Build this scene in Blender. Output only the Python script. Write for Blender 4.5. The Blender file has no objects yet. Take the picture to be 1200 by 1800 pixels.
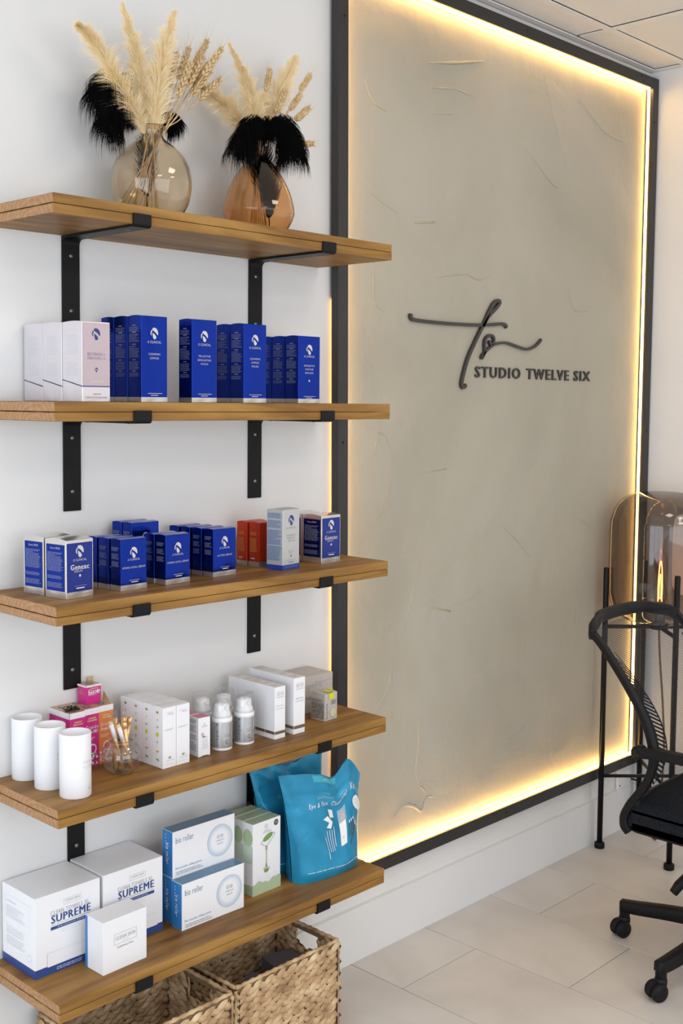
import bpy, bmesh, math, random
from mathutils import Vector, Matrix, Euler
R = math.radians
rng = random.Random(7)
scene = bpy.context.scene
col = scene.collection

# ------------------------------------------------------------------ camera
cam_d = bpy.data.cameras.new('camera')
cam = bpy.data.objects.new('camera', cam_d)
col.objects.link(cam)
scene.camera = cam
cam.location = (-1.053, -1.9012, 1.3849)
_y, _p, _r = R(46.0744), R(-4.0885), R(0.5415)
_F = Vector((math.sin(_y)*math.cos(_p), math.cos(_y)*math.cos(_p), math.sin(_p)))
_Rt = Vector((math.cos(_y), -math.sin(_y), 0))
_U = _Rt.cross(_F)
_R2 = _Rt*math.cos(_r) + _U*math.sin(_r)
_U2 = -_Rt*math.sin(_r) + _U*math.cos(_r)
cam.rotation_euler = Matrix((_R2, _U2, -_F)).transposed().to_euler()
cam_d.sensor_fit = 'VERTICAL'
cam_d.sensor_height = 36.0
cam_d.lens = 2031.56 / 1800 * 36
cam_d.shift_y = -(900 - 849.84) / 1800
cam_d.clip_start = 0.05

# ------------------------------------------------------------------ world, exposure
world = bpy.data.worlds.new('sky')
scene.world = world
world.use_nodes = True
world.node_tree.nodes['Background'].inputs[0].default_value = (0.80, 0.89, 1.0, 1)
world.node_tree.nodes['Background'].inputs[1].default_value = 1.1
vs = scene.view_settings
vs.view_transform = 'Standard'
vs.look = 'None'
vs.exposure = 0.0
vs.gamma = 1.0
vs.use_curve_mapping = False

def area(name, loc, rot, sx, sy, power, color):
    d = bpy.data.lights.new(name, 'AREA')
    d.shape = 'RECTANGLE'; d.size = sx; d.size_y = sy
    d.energy = power; d.color = color
    o = bpy.data.objects.new(name, d)
    o.location = loc; o.rotation_euler = rot
    col.objects.link(o)
    return o
# daylight through the glazed shop front (left) and the window behind the camera
area('daylight_left_window', (-2.72, -1.75, 1.2), (0, R(-90), 0), 1.9, 2.7, 54, (0.80, 0.89, 1.0))
area('daylight_front_window', (-0.3, -4.32, 1.4), (R(90), 0, 0), 3.4, 1.7, 36, (0.90, 0.95, 1.0))
# added unseen warm fill lamps, right of the camera, brightening floor and shelf tops
for _x, _y in ((-0.3, -2.6), (1.4, -2.6), (0.9, -1.5)):
    area('added_warm_fill', (_x, _y, 2.425), (0, 0, 0), 0.5, 0.5, 8, (1.0, 0.89, 0.78))

# ------------------------------------------------------------------ materials
MATS = {}
def new_mat(name):
    m = bpy.data.materials.new(name); m.use_nodes = True
    nt = m.node_tree
    return m, nt, nt.nodes['Principled BSDF']
def mat(name, colr, rough=0.5, metal=0.0, spec=0.5, **kw):
    if name in MATS: return MATS[name]
    m, nt, b = new_mat(name)
    b.inputs['Base Color'].default_value = (*colr, 1)
    b.inputs['Roughness'].default_value = rough
    b.inputs['Metallic'].default_value = metal
    b.inputs['Specular IOR Level'].default_value = spec
    for k, v in kw.items():
        b.inputs[k.replace('_', ' ')].default_value = v
    # faint procedural mottling so nothing is a dead flat colour
    tc = nt.nodes.new('ShaderNodeTexCoord'); n = nt.nodes.new('ShaderNodeTexNoise')
    n.inputs['Scale'].default_value = 60; n.inputs['Detail'].default_value = 3
    nt.links.new(tc.outputs['Object'], n.inputs['Vector'])
    mr = nt.nodes.new('ShaderNodeMapRange')
    mr.inputs[3].default_value = max(0.02, rough-0.05); mr.inputs[4].default_value = min(1, rough+0.05)
    nt.links.new(n.outputs[0], mr.inputs[0]); nt.links.new(mr.outputs[0], b.inputs['Roughness'])
    MATS[name] = m
    return m
def nodes_noise(nt, scale, detail=4, vec=None, dist=0.0, coord='Object', mapping=None):
    tc = nt.nodes.new('ShaderNodeTexCoord')
    n = nt.nodes.new('ShaderNodeTexNoise')
    n.inputs['Scale'].default_value = scale; n.inputs['Detail'].default_value = detail
    n.inputs['Distortion'].default_value = dist
    src = tc.outputs[coord]
    if mapping:
        mp = nt.nodes.new('ShaderNodeMapping'); mp.inputs['Scale'].default_value = mapping
        nt.links.new(src, mp.inputs[0]); src = mp.outputs[0]
    nt.links.new(src, n.inputs['Vector'])
    return n
def ramp(nt, stops):
    r = nt.nodes.new('ShaderNodeValToRGB')
    e = r.color_ramp.elements
    while len(e) < len(stops): e.new(0.5)
    for i, (p, c) in enumerate(stops):
        e[i].position = p; e[i].color = (*c, 1)
    return r
def bump(nt, b, src, strength, dist=0.01):
    bp = nt.nodes.new('ShaderNodeBump')
    bp.inputs['Strength'].default_value = strength; bp.inputs['Distance'].default_value = dist
    nt.links.new(src, bp.inputs['Height']); nt.links.new(bp.outputs[0], b.inputs['Normal'])
    return bp
def noisy(name, stops, scale, rough=0.6, metal=0.0, mapping=None, bstr=0.0, bdist=0.002, detail=5, dist=0.0, coord='Object', bscale=None, spec=0.5):
    if name in MATS: return MATS[name]
    m, nt, b = new_mat(name)
    n = nodes_noise(nt, scale, detail, dist=dist, mapping=mapping, coord=coord)
    r = ramp(nt, stops)
    nt.links.new(n.outputs[0], r.inputs[0]); nt.links.new(r.outputs[0], b.inputs['Base Color'])
    b.inputs['Roughness'].default_value = rough; b.inputs['Metallic'].default_value = metal
    b.inputs['Specular IOR Level'].default_value = spec
    if bstr:
        n2 = nodes_noise(nt, bscale or scale, detail, dist=dist, mapping=mapping, coord=coord)
        bump(nt, b, n2.outputs[0], bstr, bdist)
    MATS[name] = m
    return m
WALL = noisy('white_wall_paint', [(0.3, (0.775, 0.765, 0.75)), (0.7, (0.80, 0.79, 0.775))], 3, 0.85, bstr=0.12, bscale=220, bdist=0.001)
TRIM = mat('white_gloss_trim', (0.80, 0.80, 0.80), 0.45)
CEIL = noisy('ceiling_board', [(0.3, (0.76, 0.73, 0.70)), (0.7, (0.79, 0.76, 0.73))], 5, 0.9, bstr=0.1, bscale=300, bdist=0.001)
CEILBAR = mat('ceiling_rail', (0.78, 0.76, 0.73), 0.5)
FLOOR = noisy('stone_look_tile', [(0.25, (0.53, 0.50, 0.465)), (0.5, (0.62, 0.588, 0.55)), (0.75, (0.69, 0.665, 0.63))], 3.5, 0.42, detail=8, dist=0.6, bstr=0.05, bscale=40, bdist=0.001)
GROUT = mat('tile_grout', (0.30, 0.25, 0.21), 0.9)

def plaster_mat():
    m, nt, b = new_mat('trowelled_plaster')
    n1 = nodes_noise(nt, 1.3, 6, dist=0.8)
    r = ramp(nt, [(0.3, (0.375, 0.345, 0.275)), (0.5, (0.43, 0.395, 0.32)), (0.7, (0.475, 0.44, 0.365))])
    nt.links.new(n1.outputs[0], r.inputs[0]); nt.links.new(r.outputs[0], b.inputs['Base Color'])
    b.inputs['Roughness'].default_value = 0.55
    b.inputs['Specular IOR Level'].default_value = 0.3
    n2 = nodes_noise(nt, 5, 6, dist=0.5)
    n3 = nodes_noise(nt, 34, 5, dist=0.3, mapping=(1, 1, 0.5))
    v = nt.nodes.new('ShaderNodeTexVoronoi'); v.feature = 'DISTANCE_TO_EDGE'; v.inputs['Scale'].default_value = 3.4
    tc = nt.nodes.new('ShaderNodeTexCoord'); mx = nt.nodes.new('ShaderNodeVectorMath'); mx.operation = 'ADD'
    n4 = nodes_noise(nt, 2.2, 3)
    nt.links.new(tc.outputs['Object'], mx.inputs[0]); nt.links.new(n4.outputs[1], mx.inputs[1]); nt.links.new(mx.outputs[0], v.inputs['Vector'])
    lt = nt.nodes.new('ShaderNodeMath'); lt.operation = 'LESS_THAN'; lt.inputs[1].default_value = 0.012
    nt.links.new(v.outputs[0], lt.inputs[0])
    msk = nt.nodes.new('ShaderNodeMath'); msk.operation = 'GREATER_THAN'; msk.inputs[1].default_value = 0.56
    n5 = nodes_noise(nt, 3.1, 2); nt.links.new(n5.outputs[0], msk.inputs[0])
    ml = nt.nodes.new('ShaderNodeMath'); ml.operation = 'MULTIPLY'; nt.links.new(lt.outputs[0], ml.inputs[0]); nt.links.new(msk.outputs[0], ml.inputs[1])
    a1 = nt.nodes.new('ShaderNodeMath'); a1.operation = 'MULTIPLY_ADD'; a1.inputs[1].default_value = 0.10
    nt.links.new(n3.outputs[0], a1.inputs[0]); nt.links.new(n2.outputs[0], a1.inputs[2])
    a2 = nt.nodes.new('ShaderNodeMath'); a2.operation = 'MULTIPLY_ADD'; a2.inputs[1].default_value = 0.05
    nt.links.new(ml.outputs[0], a2.inputs[0]); nt.links.new(a1.outputs[0], a2.inputs[2])
    bump(nt, b, a2.outputs[0], 0.55, 0.02)
    return m
PLASTER = plaster_mat()

def wood_mat(name, dark, mid, light, rough=0.5, end=False):
    m, nt, b = new_mat(name)
    if end:
        tc = nt.nodes.new('ShaderNodeTexCoord')
        mp = nt.nodes.new('ShaderNodeMapping'); mp.inputs['Scale'].default_value = (0.2, 1, 1); mp.inputs['Location'].default_value = (0, 0.16, 0.06)
        w = nt.nodes.new('ShaderNodeTexWave'); w.wave_type = 'RINGS'; w.rings_direction = 'X'
        w.inputs['Scale'].default_value = 30; w.inputs['Distortion'].default_value = 9; w.inputs['Detail'].default_value = 3; w.inputs['Detail Scale'].default_value = 0.4
        nt.links.new(tc.outputs['Object'], mp.inputs[0]); nt.links.new(mp.outputs[0], w.inputs[0]); src = w.outputs[1]
    else:
        n1 = nodes_noise(nt, 14, 7, dist=0.7, mapping=(0.18, 1.3, 1.3)); src = n1.outputs[0]
    n2 = nodes_noise(nt, 90, 4, mapping=(0.05, 1, 1))
    mixn = nt.nodes.new('ShaderNodeMath'); mixn.operation = 'MULTIPLY_ADD'; mixn.inputs[1].default_value = 0.22 if not end else 0.30
    ad = nt.nodes.new('ShaderNodeMath'); ad.operation = 'SUBTRACT'; ad.inputs[1].default_value = 0.5
    nt.links.new(n2.outputs[0], ad.inputs[0]); nt.links.new(ad.outputs[0], mixn.inputs[0])
    if end:
        sc = nt.nodes.new('ShaderNodeMath'); sc.operation = 'MULTIPLY_ADD'; sc.inputs[1].default_value = 0.09; sc.inputs[2].default_value = 0.45
        nt.links.new(src, sc.inputs[0]); src = sc.outputs[0]
    nt.links.new(src, mixn.inputs[2])
    r = ramp(nt, [(0.33, dark), (0.48, mid), (0.64, light)])
    nt.links.new(mixn.outputs[0], r.inputs[0])
    # knots and dark stain patches
    n3 = nodes_noise(nt, 5, 3, mapping=(0.5, 2, 2))
    r2 = ramp(nt, [(0.60, (1, 1, 1)), (0.74, (0.62, 0.50, 0.42))])
    nt.links.new(n3.outputs[0], r2.inputs[0])
    mx = nt.nodes.new('ShaderNodeMix'); mx.data_type = 'RGBA'; mx.blend_type = 'MULTIPLY'; mx.inputs[0].default_value = 1
    nt.links.new(r.outputs[0], mx.inputs[6]); nt.links.new(r2.outputs[0], mx.inputs[7])
    nt.links.new(mx.outputs[2], b.inputs['Base Color'])
    b.inputs['Roughness'].default_value = rough
    b.inputs['Specular IOR Level'].default_value = 0.35
    bump(nt, b, mixn.outputs[0], 0.15, 0.002)
    MATS[name] = m
    return m
WOOD = wood_mat('stained_oak', (0.120, 0.050, 0.010), (0.245, 0.118, 0.023), (0.37, 0.195, 0.048))
WOOD_END = wood_mat('oak_end_grain', (0.28, 0.13, 0.055), (0.40, 0.215, 0.10), (0.50, 0.30, 0.155), 0.6, end=True)
BLACK = mat('black_powder_coat', (0.005, 0.005, 0.0055), 0.45, 0, 0.22)
FRAME = mat('dark_grey_steel', (0.042, 0.040, 0.041), 0.42, 0.35)
SCREW = mat('screw_steel', (0.25, 0.25, 0.25), 0.3, 0.8)
HOLE = mat('screw_hole_dark', (0.005, 0.005, 0.005), 0.8)
SIGN = mat('sign_charcoal', (0.035, 0.033, 0.031), 0.4)

def foil(name, colr, rough, metal, bstr=0.25, bsc=9.0, coat=0.0, stripe=True):
    m, nt, b = new_mat(name)
    b.inputs['Base Color'].default_value = (*colr, 1)
    b.inputs['Metallic'].default_value = metal
    b.inputs['Roughness'].default_value = rough
    b.inputs['Coat Weight'].default_value = coat
    n = nodes_noise(nt, bsc, 2, dist=0.3)
    n2 = nodes_noise(nt, 160, 2, mapping=(0.15, 0.15, 1))
    a = nt.nodes.new('ShaderNodeMath'); a.operation = 'MULTIPLY_ADD'; a.inputs[1].default_value = 0.02
    nt.links.new(n2.outputs[0], a.inputs[0]); nt.links.new(n.outputs[0], a.inputs[2])
    bump(nt, b, a.outputs[0], bstr, 0.02)
    MATS[name] = m
    return m
BLUE = foil('blue_foil_card', (0.008, 0.034, 0.33), 0.17, 0.88, 0.55, 7)
BLUE_PRINT = foil('blue_print', (0.012, 0.03, 0.25), 0.3, 0.4, 0.1)
SILVER = foil('silver_foil_card', (0.72, 0.70, 0.68), 0.25, 0.85, 0.4)
PEARL = foil('pearl_card', (0.80, 0.77, 0.81), 0.3, 0.8, 0.35)
RED = foil('red_foil_card', (0.62, 0.055, 0.02), 0.3, 0.65, 0.3)
GREYCARD = mat('silver_grey_card', (0.52, 0.53, 0.53), 0.4, 0.25)
LETTER_SILVER = mat('silver_lettering', (0.66, 0.63, 0.60), 0.4, 0.3)
LETTER_DIM = mat('fine_print_silver', (0.22, 0.25, 0.42), 0.5, 0.2)
LETTER_BLUE = mat('navy_lettering', (0.02, 0.04, 0.19), 0.45)
LETTER_PURPLE = mat('mauve_lettering', (0.27, 0.22, 0.33), 0.45)
LETTER_GREY = mat('grey_lettering', (0.36, 0.37, 0.41), 0.5)
LETTER_PALE = mat('pale_grey_lettering', (0.62, 0.64, 0.70), 0.5)
LETTER_DARK = mat('charcoal_lettering', (0.09, 0.09, 0.10), 0.5)
WHITECARD = mat('white_card', (0.84, 0.84, 0.86), 0.42)
WHITEPRINT = mat('white_print', (0.86, 0.86, 0.86), 0.5)
BRONZE = mat('bronze_band', (0.26, 0.185, 0.11), 0.35, 0.6)
NAVY = mat('navy_band', (0.028, 0.065, 0.24), 0.35)
MIDBLUE = mat('bright_blue_card', (0.03, 0.22, 0.56), 0.3)
SLATE = mat('slate_blue_card', (0.10, 0.22, 0.36), 0.35)
PINK = mat('magenta_card', (0.62, 0.02, 0.25), 0.35)
PINKTOP = mat('dusty_pink_card', (0.55, 0.16, 0.27), 0.4)
ORANGE = mat('orange_card', (0.83, 0.24, 0.055), 0.35)
KRAFT = mat('gold_card', (0.62, 0.46, 0.25), 0.35, 0.3)
GOLD = mat('rose_gold_foil', (0.86, 0.56, 0.28), 0.28, 0.6)
GREENCARD = mat('sage_green_card', (0.42, 0.52, 0.33), 0.4)
GREENLEAF = mat('leaf_green', (0.20, 0.36, 0.08), 0.5)
LIME = mat('lime_yellow', (0.66, 0.68, 0.02), 0.4)
AMBERDOT = mat('amber_print', (0.75, 0.45, 0.06), 0.5)
JADE = mat('jade_green', (0.16, 0.33, 0.08), 0.3)
BEIGECARD = mat('greige_card', (0.50, 0.46, 0.43), 0.45)
MOTTLE = noisy('speckled_grey_brown', [(0.42, (0.12, 0.10, 0.09)), (0.58, (0.38, 0.34, 0.31))], 420, 0.5)
TEAL = noisy('teal_foil_pouch', [(0.3, (0.016, 0.24, 0.43)), (0.7, (0.022, 0.31, 0.54))], 14, 0.3, 0.25, bstr=0.5, bscale=24, bdist=0.006)
TEALLIGHT = mat('teal_window_print', (0.05, 0.40, 0.52), 0.3)
LABELSILVER = mat('brushed_silver_label', (0.56, 0.57, 0.59), 0.3, 0.75)
PLASTICWHITE = mat('white_plastic', (0.84, 0.84, 0.84), 0.3)
FABRIC = noisy('black_chair_fabric', [(0.4, (0.008, 0.009, 0.012)), (0.6, (0.02, 0.022, 0.028))], 500, 0.95, bstr=0.4, bdist=0.001, spec=0.08)
BPLASTIC = mat('black_chair_plastic', (0.009, 0.009, 0.0105), 0.5, 0, 0.18)
STRAW = noisy('dried_grass', [(0.3, (0.92, 0.68, 0.34)), (0.7, (0.98, 0.84, 0.56))], 60, 0.8)
WHEAT = noisy('dried_wheat', [(0.3, (0.50, 0.32, 0.14)), (0.7, (0.78, 0.58, 0.32))], 90, 0.7)
FEATHER = mat('black_feather', (0.003, 0.0028, 0.003), 0.9, 0, 0.05)
WEAVE = noisy('water_hyacinth', [(0.25, (0.25, 0.14, 0.065)), (0.5, (0.50, 0.325, 0.17)), (0.75, (0.72, 0.54, 0.33))], 26, 0.62, detail=2, bstr=0.4, bscale=150, bdist=0.002)
WEAVEDARK = mat('weave_shadow_core', (0.20, 0.12, 0.06), 0.9)
CORD = mat('dark_cord', (0.03, 0.02, 0.015), 0.8)
BROWNCORD = mat('brown_flex', (0.16, 0.09, 0.05), 0.6)
DUSKBOX = mat('dusky_lilac_box', (0.12, 0.115, 0.15), 0.5)

def glass(name, colr, ior=1.45, rough=0.0):
    m, nt, b = new_mat(name)
    b.inputs['Base Color'].default_value = (*colr, 1)
    b.inputs['Roughness'].default_value = rough
    b.inputs['IOR'].default_value = ior
    b.inputs['Transmission Weight'].default_value = 1.0
    return m
def thin_glass(name, face_c, edge_c, gloss=0.25):
    m, nt, b = new_mat(name)
    out = nt.nodes['Material Output']
    tr = nt.nodes.new('ShaderNodeBsdfTransparent'); gl = nt.nodes.new('ShaderNodeBsdfGlossy'); gl.inputs['Roughness'].default_value = 0.02
    lw = nt.nodes.new('ShaderNodeLayerWeight'); lw.inputs['Blend'].default_value = 0.25
    r = ramp(nt, [(0.0, face_c), (0.55, face_c), (1.0, edge_c)])
    nt.links.new(lw.outputs['Facing'], r.inputs[0]); nt.links.new(r.outputs[0], tr.inputs[0])
    pw = nt.nodes.new('ShaderNodeMath'); pw.operation = 'POWER'; pw.inputs[1].default_value = 4.0
    lw2 = nt.nodes.new('ShaderNodeLayerWeight'); lw2.inputs['Blend'].default_value = 0.5
    nt.links.new(lw2.outputs['Facing'], pw.inputs[0])
    ml = nt.nodes.new('ShaderNodeMath'); ml.operation = 'MULTIPLY_ADD'; ml.inputs[1].default_value = gloss*2; ml.inputs[2].default_value = gloss*0.2; ml.use_clamp = True
    nt.links.new(pw.outputs[0], ml.inputs[0])
    mx = nt.nodes.new('ShaderNodeMixShader'); nt.links.new(ml.outputs[0], mx.inputs[0]); nt.links.new(tr.outputs[0], mx.inputs[1]); nt.links.new(gl.outputs[0], mx.inputs[2])
    nt.links.new(mx.outputs[0], out.inputs[0])
    return m
SMOKE = glass('smoky_beige_glass', (0.92, 0.83, 0.69))
AMBER = glass('amber_glass', (0.90, 0.64, 0.40))
CLEAR = glass('clear_glass', (0.97, 0.98, 0.98))
CLEARCAP = thin_glass('clear_plastic_cap', (0.97, 0.97, 0.975), (0.80, 0.80, 0.82), 0.25)
JARGLASS = thin_glass('clear_jar_glass', (0.94, 0.95, 0.945), (0.22, 0.24, 0.23), 0.6)
LAMPGLASS = thin_glass('smoked_lamp_glass', (0.60, 0.565, 0.54), (0.30, 0.27, 0.25), 0.30)
BULBGLASS = thin_glass('bulb_glass', (0.85, 0.78, 0.74), (0.5, 0.42, 0.4), 0.25)
SLEEVE = thin_glass('clear_sleeve', (0.90, 0.91, 0.88), (0.55, 0.58, 0.52), 0.4)

def emit(name, colr, strength):
    m, nt, b = new_mat(name)
    b.inputs['Base Color'].default_value = (*colr, 1)
    b.inputs['Emission Color'].default_value = (*colr, 1)
    b.inputs['Emission Strength'].default_value = strength
    return m
LED = emit('warm_led', (1.0, 0.60, 0.19), 44)
LEDSIDE = emit('warm_led_side', (1.0, 0.60, 0.19), 17)
LEDLEAK = emit('led_leak_glow', (1.0, 0.50, 0.14), 7)
FILAMENT = emit('glowing_filament', (1.0, 0.30, 0.06), 26)

def mesh_fabric():
    m, nt, b = new_mat('black_mesh_fabric')
    b.inputs['Base Color'].default_value = (0.015, 0.015, 0.018, 1); b.inputs['Roughness'].default_value = 0.8
    tc = nt.nodes.new('ShaderNodeTexCoord'); br = nt.nodes.new('ShaderNodeTexBrick')
    br.offset = 0.5; br.inputs['Scale'].default_value = 1.0
    br.inputs['Brick Width'].default_value = 0.006; br.inputs['Row Height'].default_value = 0.0032; br.inputs['Mortar Size'].default_value = 0.0006; br.inputs['Mortar Smooth'].default_value = 0.1
    sep = nt.nodes.new('ShaderNodeSeparateXYZ'); cmb = nt.nodes.new('ShaderNodeCombineXYZ')
    nt.links.new(tc.outputs['Object'], sep.inputs[0]); nt.links.new(sep.outputs[0], cmb.inputs[0]); nt.links.new(sep.outputs[2], cmb.inputs[1])
    nt.links.new(cmb.outputs[0], br.inputs[0])
    mr = nt.nodes.new('ShaderNodeMapRange'); mr.inputs[3].default_value = 0.14; mr.inputs[4].default_value = 0.75
    nt.links.new(br.outputs['Fac'], mr.inputs[0]); nt.links.new(mr.outputs[0], b.inputs['Alpha'])
    return m
MESHFAB = mesh_fabric()

# ------------------------------------------------------------------ mesh helpers
def link(name, me, m=None, parent=None, loc=(0, 0, 0), rot=(0, 0, 0)):
    o = bpy.data.objects.new(name, me)
    if m is not None and me is not None and len(me.materials) == 0:
        for q in (m if isinstance(m, (list, tuple)) else [m]): me.materials.append(q)
    o.location = loc; o.rotation_euler = rot
    if parent is not None: o.parent = parent
    col.objects.link(o)
    return o
def me_from(bm, name='mesh', smooth=False):
    me = bpy.data.meshes.new(name)
    bm.normal_update()
    bm.to_mesh(me); bm.free()
    if smooth:
        for p in me.polygons: p.use_smooth = True
    return me
def pyd(verts, faces, name='mesh', smooth=False):
    me = bpy.data.meshes.new(name)
    me.from_pydata([tuple(v) for v in verts], [], faces)
    me.update()
    if smooth:
        for p in me.polygons: p.use_smooth = True
    return me
def add_box(bm, x0, x1, y0, y1, z0, z1, mi=0):
    v = [bm.verts.new(p) for p in ((x0, y0, z0), (x1, y0, z0), (x1, y1, z0), (x0, y1, z0), (x0, y0, z1), (x1, y0, z1), (x1, y1, z1), (x0, y1, z1))]
    for f in ((0, 3, 2, 1), (4, 5, 6, 7), (0, 1, 5, 4), (1, 2, 6, 5), (2, 3, 7, 6), (3, 0, 4, 7)):
        q = bm.faces.new([v[i] for i in f]); q.material_index = mi
    return v
def bevel(bm, w, seg=2):
    es = [e for e in bm.edges if len(e.link_faces) == 2 and e.calc_face_angle(0) > 0.6]
    bmesh.ops.bevel(bm, geom=es, offset=w, segments=seg, affect='EDGES', profile=0.5)
def box_me(x0, x1, y0, y1, z0, z1, bev=0.0, seg=2):
    bm = bmesh.new(); add_box(bm, x0, x1, y0, y1, z0, z1)
    if bev: bm.normal_update(); bevel(bm, bev, seg)
    return me_from(bm)
def lathe(profile, n=48, closed=False, name='lathe'):
    vs_, fs = [], []
    m = len(profile)
    for (r, z) in profile:
        for k in range(n):
            a = 2*math.pi*k/n
            vs_.append((max(r, 1e-5)*math.cos(a), max(r, 1e-5)*math.sin(a), z))
    for i in range(m-1 + (1 if closed else 0)):
        j = (i+1) % m
        for k in range(n):
            k2 = (k+1) % n
            fs.append((i*n+k, i*n+k2, j*n+k2, j*n+k))
    return pyd(vs_, fs, name, True)
def smooth_path(pts, n=6):
    pts = [Vector(p) for p in pts]
    if len(pts) < 3: return pts
    out = []
    P = [pts[0]*2-pts[1]] + pts + [pts[-1]*2-pts[-2]]
    for i in range(1, len(P)-2):
        for k in range(n):
            t = k/n
            a, b, c, d = P[i-1], P[i], P[i+1], P[i+2]
            out.append(0.5*((2*b)+(c-a)*t+(2*a-5*b+4*c-d)*t*t+(-a+3*b-3*c+d)*t**3))
    out.append(pts[-1])
    return out
def sweep(paths, sec, radii=None, closed_sec=True, up=Vector((0, 0, 1)), cap=True, name='tube', smooth=True, mb=None):
    """sec: list of (a,b) cross-section points in (side, normal) frame"""
    verts, faces = mb if mb else ([], [])
    for pi_, path in enumerate(paths):
        n = len(path); s = len(sec); base = len(verts)
        prev = None
        for i, p in enumerate(path):
            t = (path[min(i+1, n-1)]-path[max(i-1, 0)]).normalized()
            if prev is None:
                ref = up if abs(t.dot(up)) < 0.95 else Vector((1, 0, 0))
                side = t.cross(ref).normalized()
            else:
                side = (prev - t*prev.dot(t)).normalized()
            prev = side
            nor = side.cross(t).normalized()
            k = radii[i] if radii else 1.0
            for a, b in sec: verts.append(p + side*(a*k) + nor*(b*k))
        for i in range(n-1):
            for k in range(s):
                k2 = (k+1) % s
                faces.append((base+i*s+k, base+i*s+k2, base+(i+1)*s+k2, base+(i+1)*s+k))
        if cap:
            faces.append(tuple(base+k for k in range(s))[::-1]); faces.append(tuple(base+(n-1)*s+k for k in range(s)))
    if mb: return None
    return pyd(verts, faces, name, smooth)
def circ(r, n=8): return [(r*math.cos(2*math.pi*k/n), r*math.sin(2*math.pi*k/n)) for k in range(n)]
def tube(pts, r, n=8, sm=0, radii=None):
    p = smooth_path(pts, sm) if sm else [Vector(q) for q in pts]
    return sweep([p], circ(r, n), radii)
def cyl_me(r, z0, z1, n=24, bev=0.0):
    if bev: return lathe([(0, z0), (r-bev, z0), (r, z0+bev), (r, z1-bev), (r-bev, z1), (0, z1)], n)
    bm = bmesh.new()
    bmesh.ops.create_cone(bm, cap_ends=True, segments=n, radius1=r, radius2=r, depth=z1-z0)
    bmesh.ops.translate(bm, verts=bm.verts, vec=(0, 0, (z0+z1)/2))
    return me_from(bm)
def thing(name, label, cat, loc=(0, 0, 0), rotz=0, group=None):
    o = bpy.data.objects.new(name, None); col.objects.link(o)
    o.empty_display_size = 0.02
    o.location = loc; o.rotation_euler = (0, 0, rotz)
    o['label'] = label; o['category'] = cat
    if group: o['group'] = group
    return o
def tag(o, label, cat, group=None):
    o['label'] = label; o['category'] = cat
    if group: o['group'] = group
    return o
def struct(name, me, m, parent=None):
    o = link(name, me, m, parent)
    o['kind'] = 'structure'
    return o

# ---- text as mesh (built-in font), cached as unit-box triangles
TXT = {}
def text_geo(s, bold=0.0, shear=0.0):
    key = (s, bold, shear)
    if key in TXT: return TXT[key]
    c = bpy.data.curves.new('t', 'FONT'); c.body = s; c.size = 1; c.resolution_u = 2; c.offset = bold*.5; c.shear = shear; c.space_character = 1.14 + bold*4
    o = bpy.data.objects.new('t', c); col.objects.link(o)
    dg = bpy.context.evaluated_depsgraph_get(); dg.update()
    me = bpy.data.meshes.new_from_object(o.evaluated_get(dg))
    vs_ = [v.co.copy() for v in me.vertices]; fs = [tuple(p.vertices) for p in me.polygons]
    bpy.data.objects.remove(o); bpy.data.curves.remove(c); bpy.data.meshes.remove(me)
    x0 = min(v.x for v in vs_); x1 = max(v.x for v in vs_); y0 = min(v.y for v in vs_); y1 = max(v.y for v in vs_)
    vs_ = [((v.x-x0)/(x1-x0), (v.y-y0)/(y1-y0)) for v in vs_]
    TXT[key] = (vs_, fs)
    return TXT[key]
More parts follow.
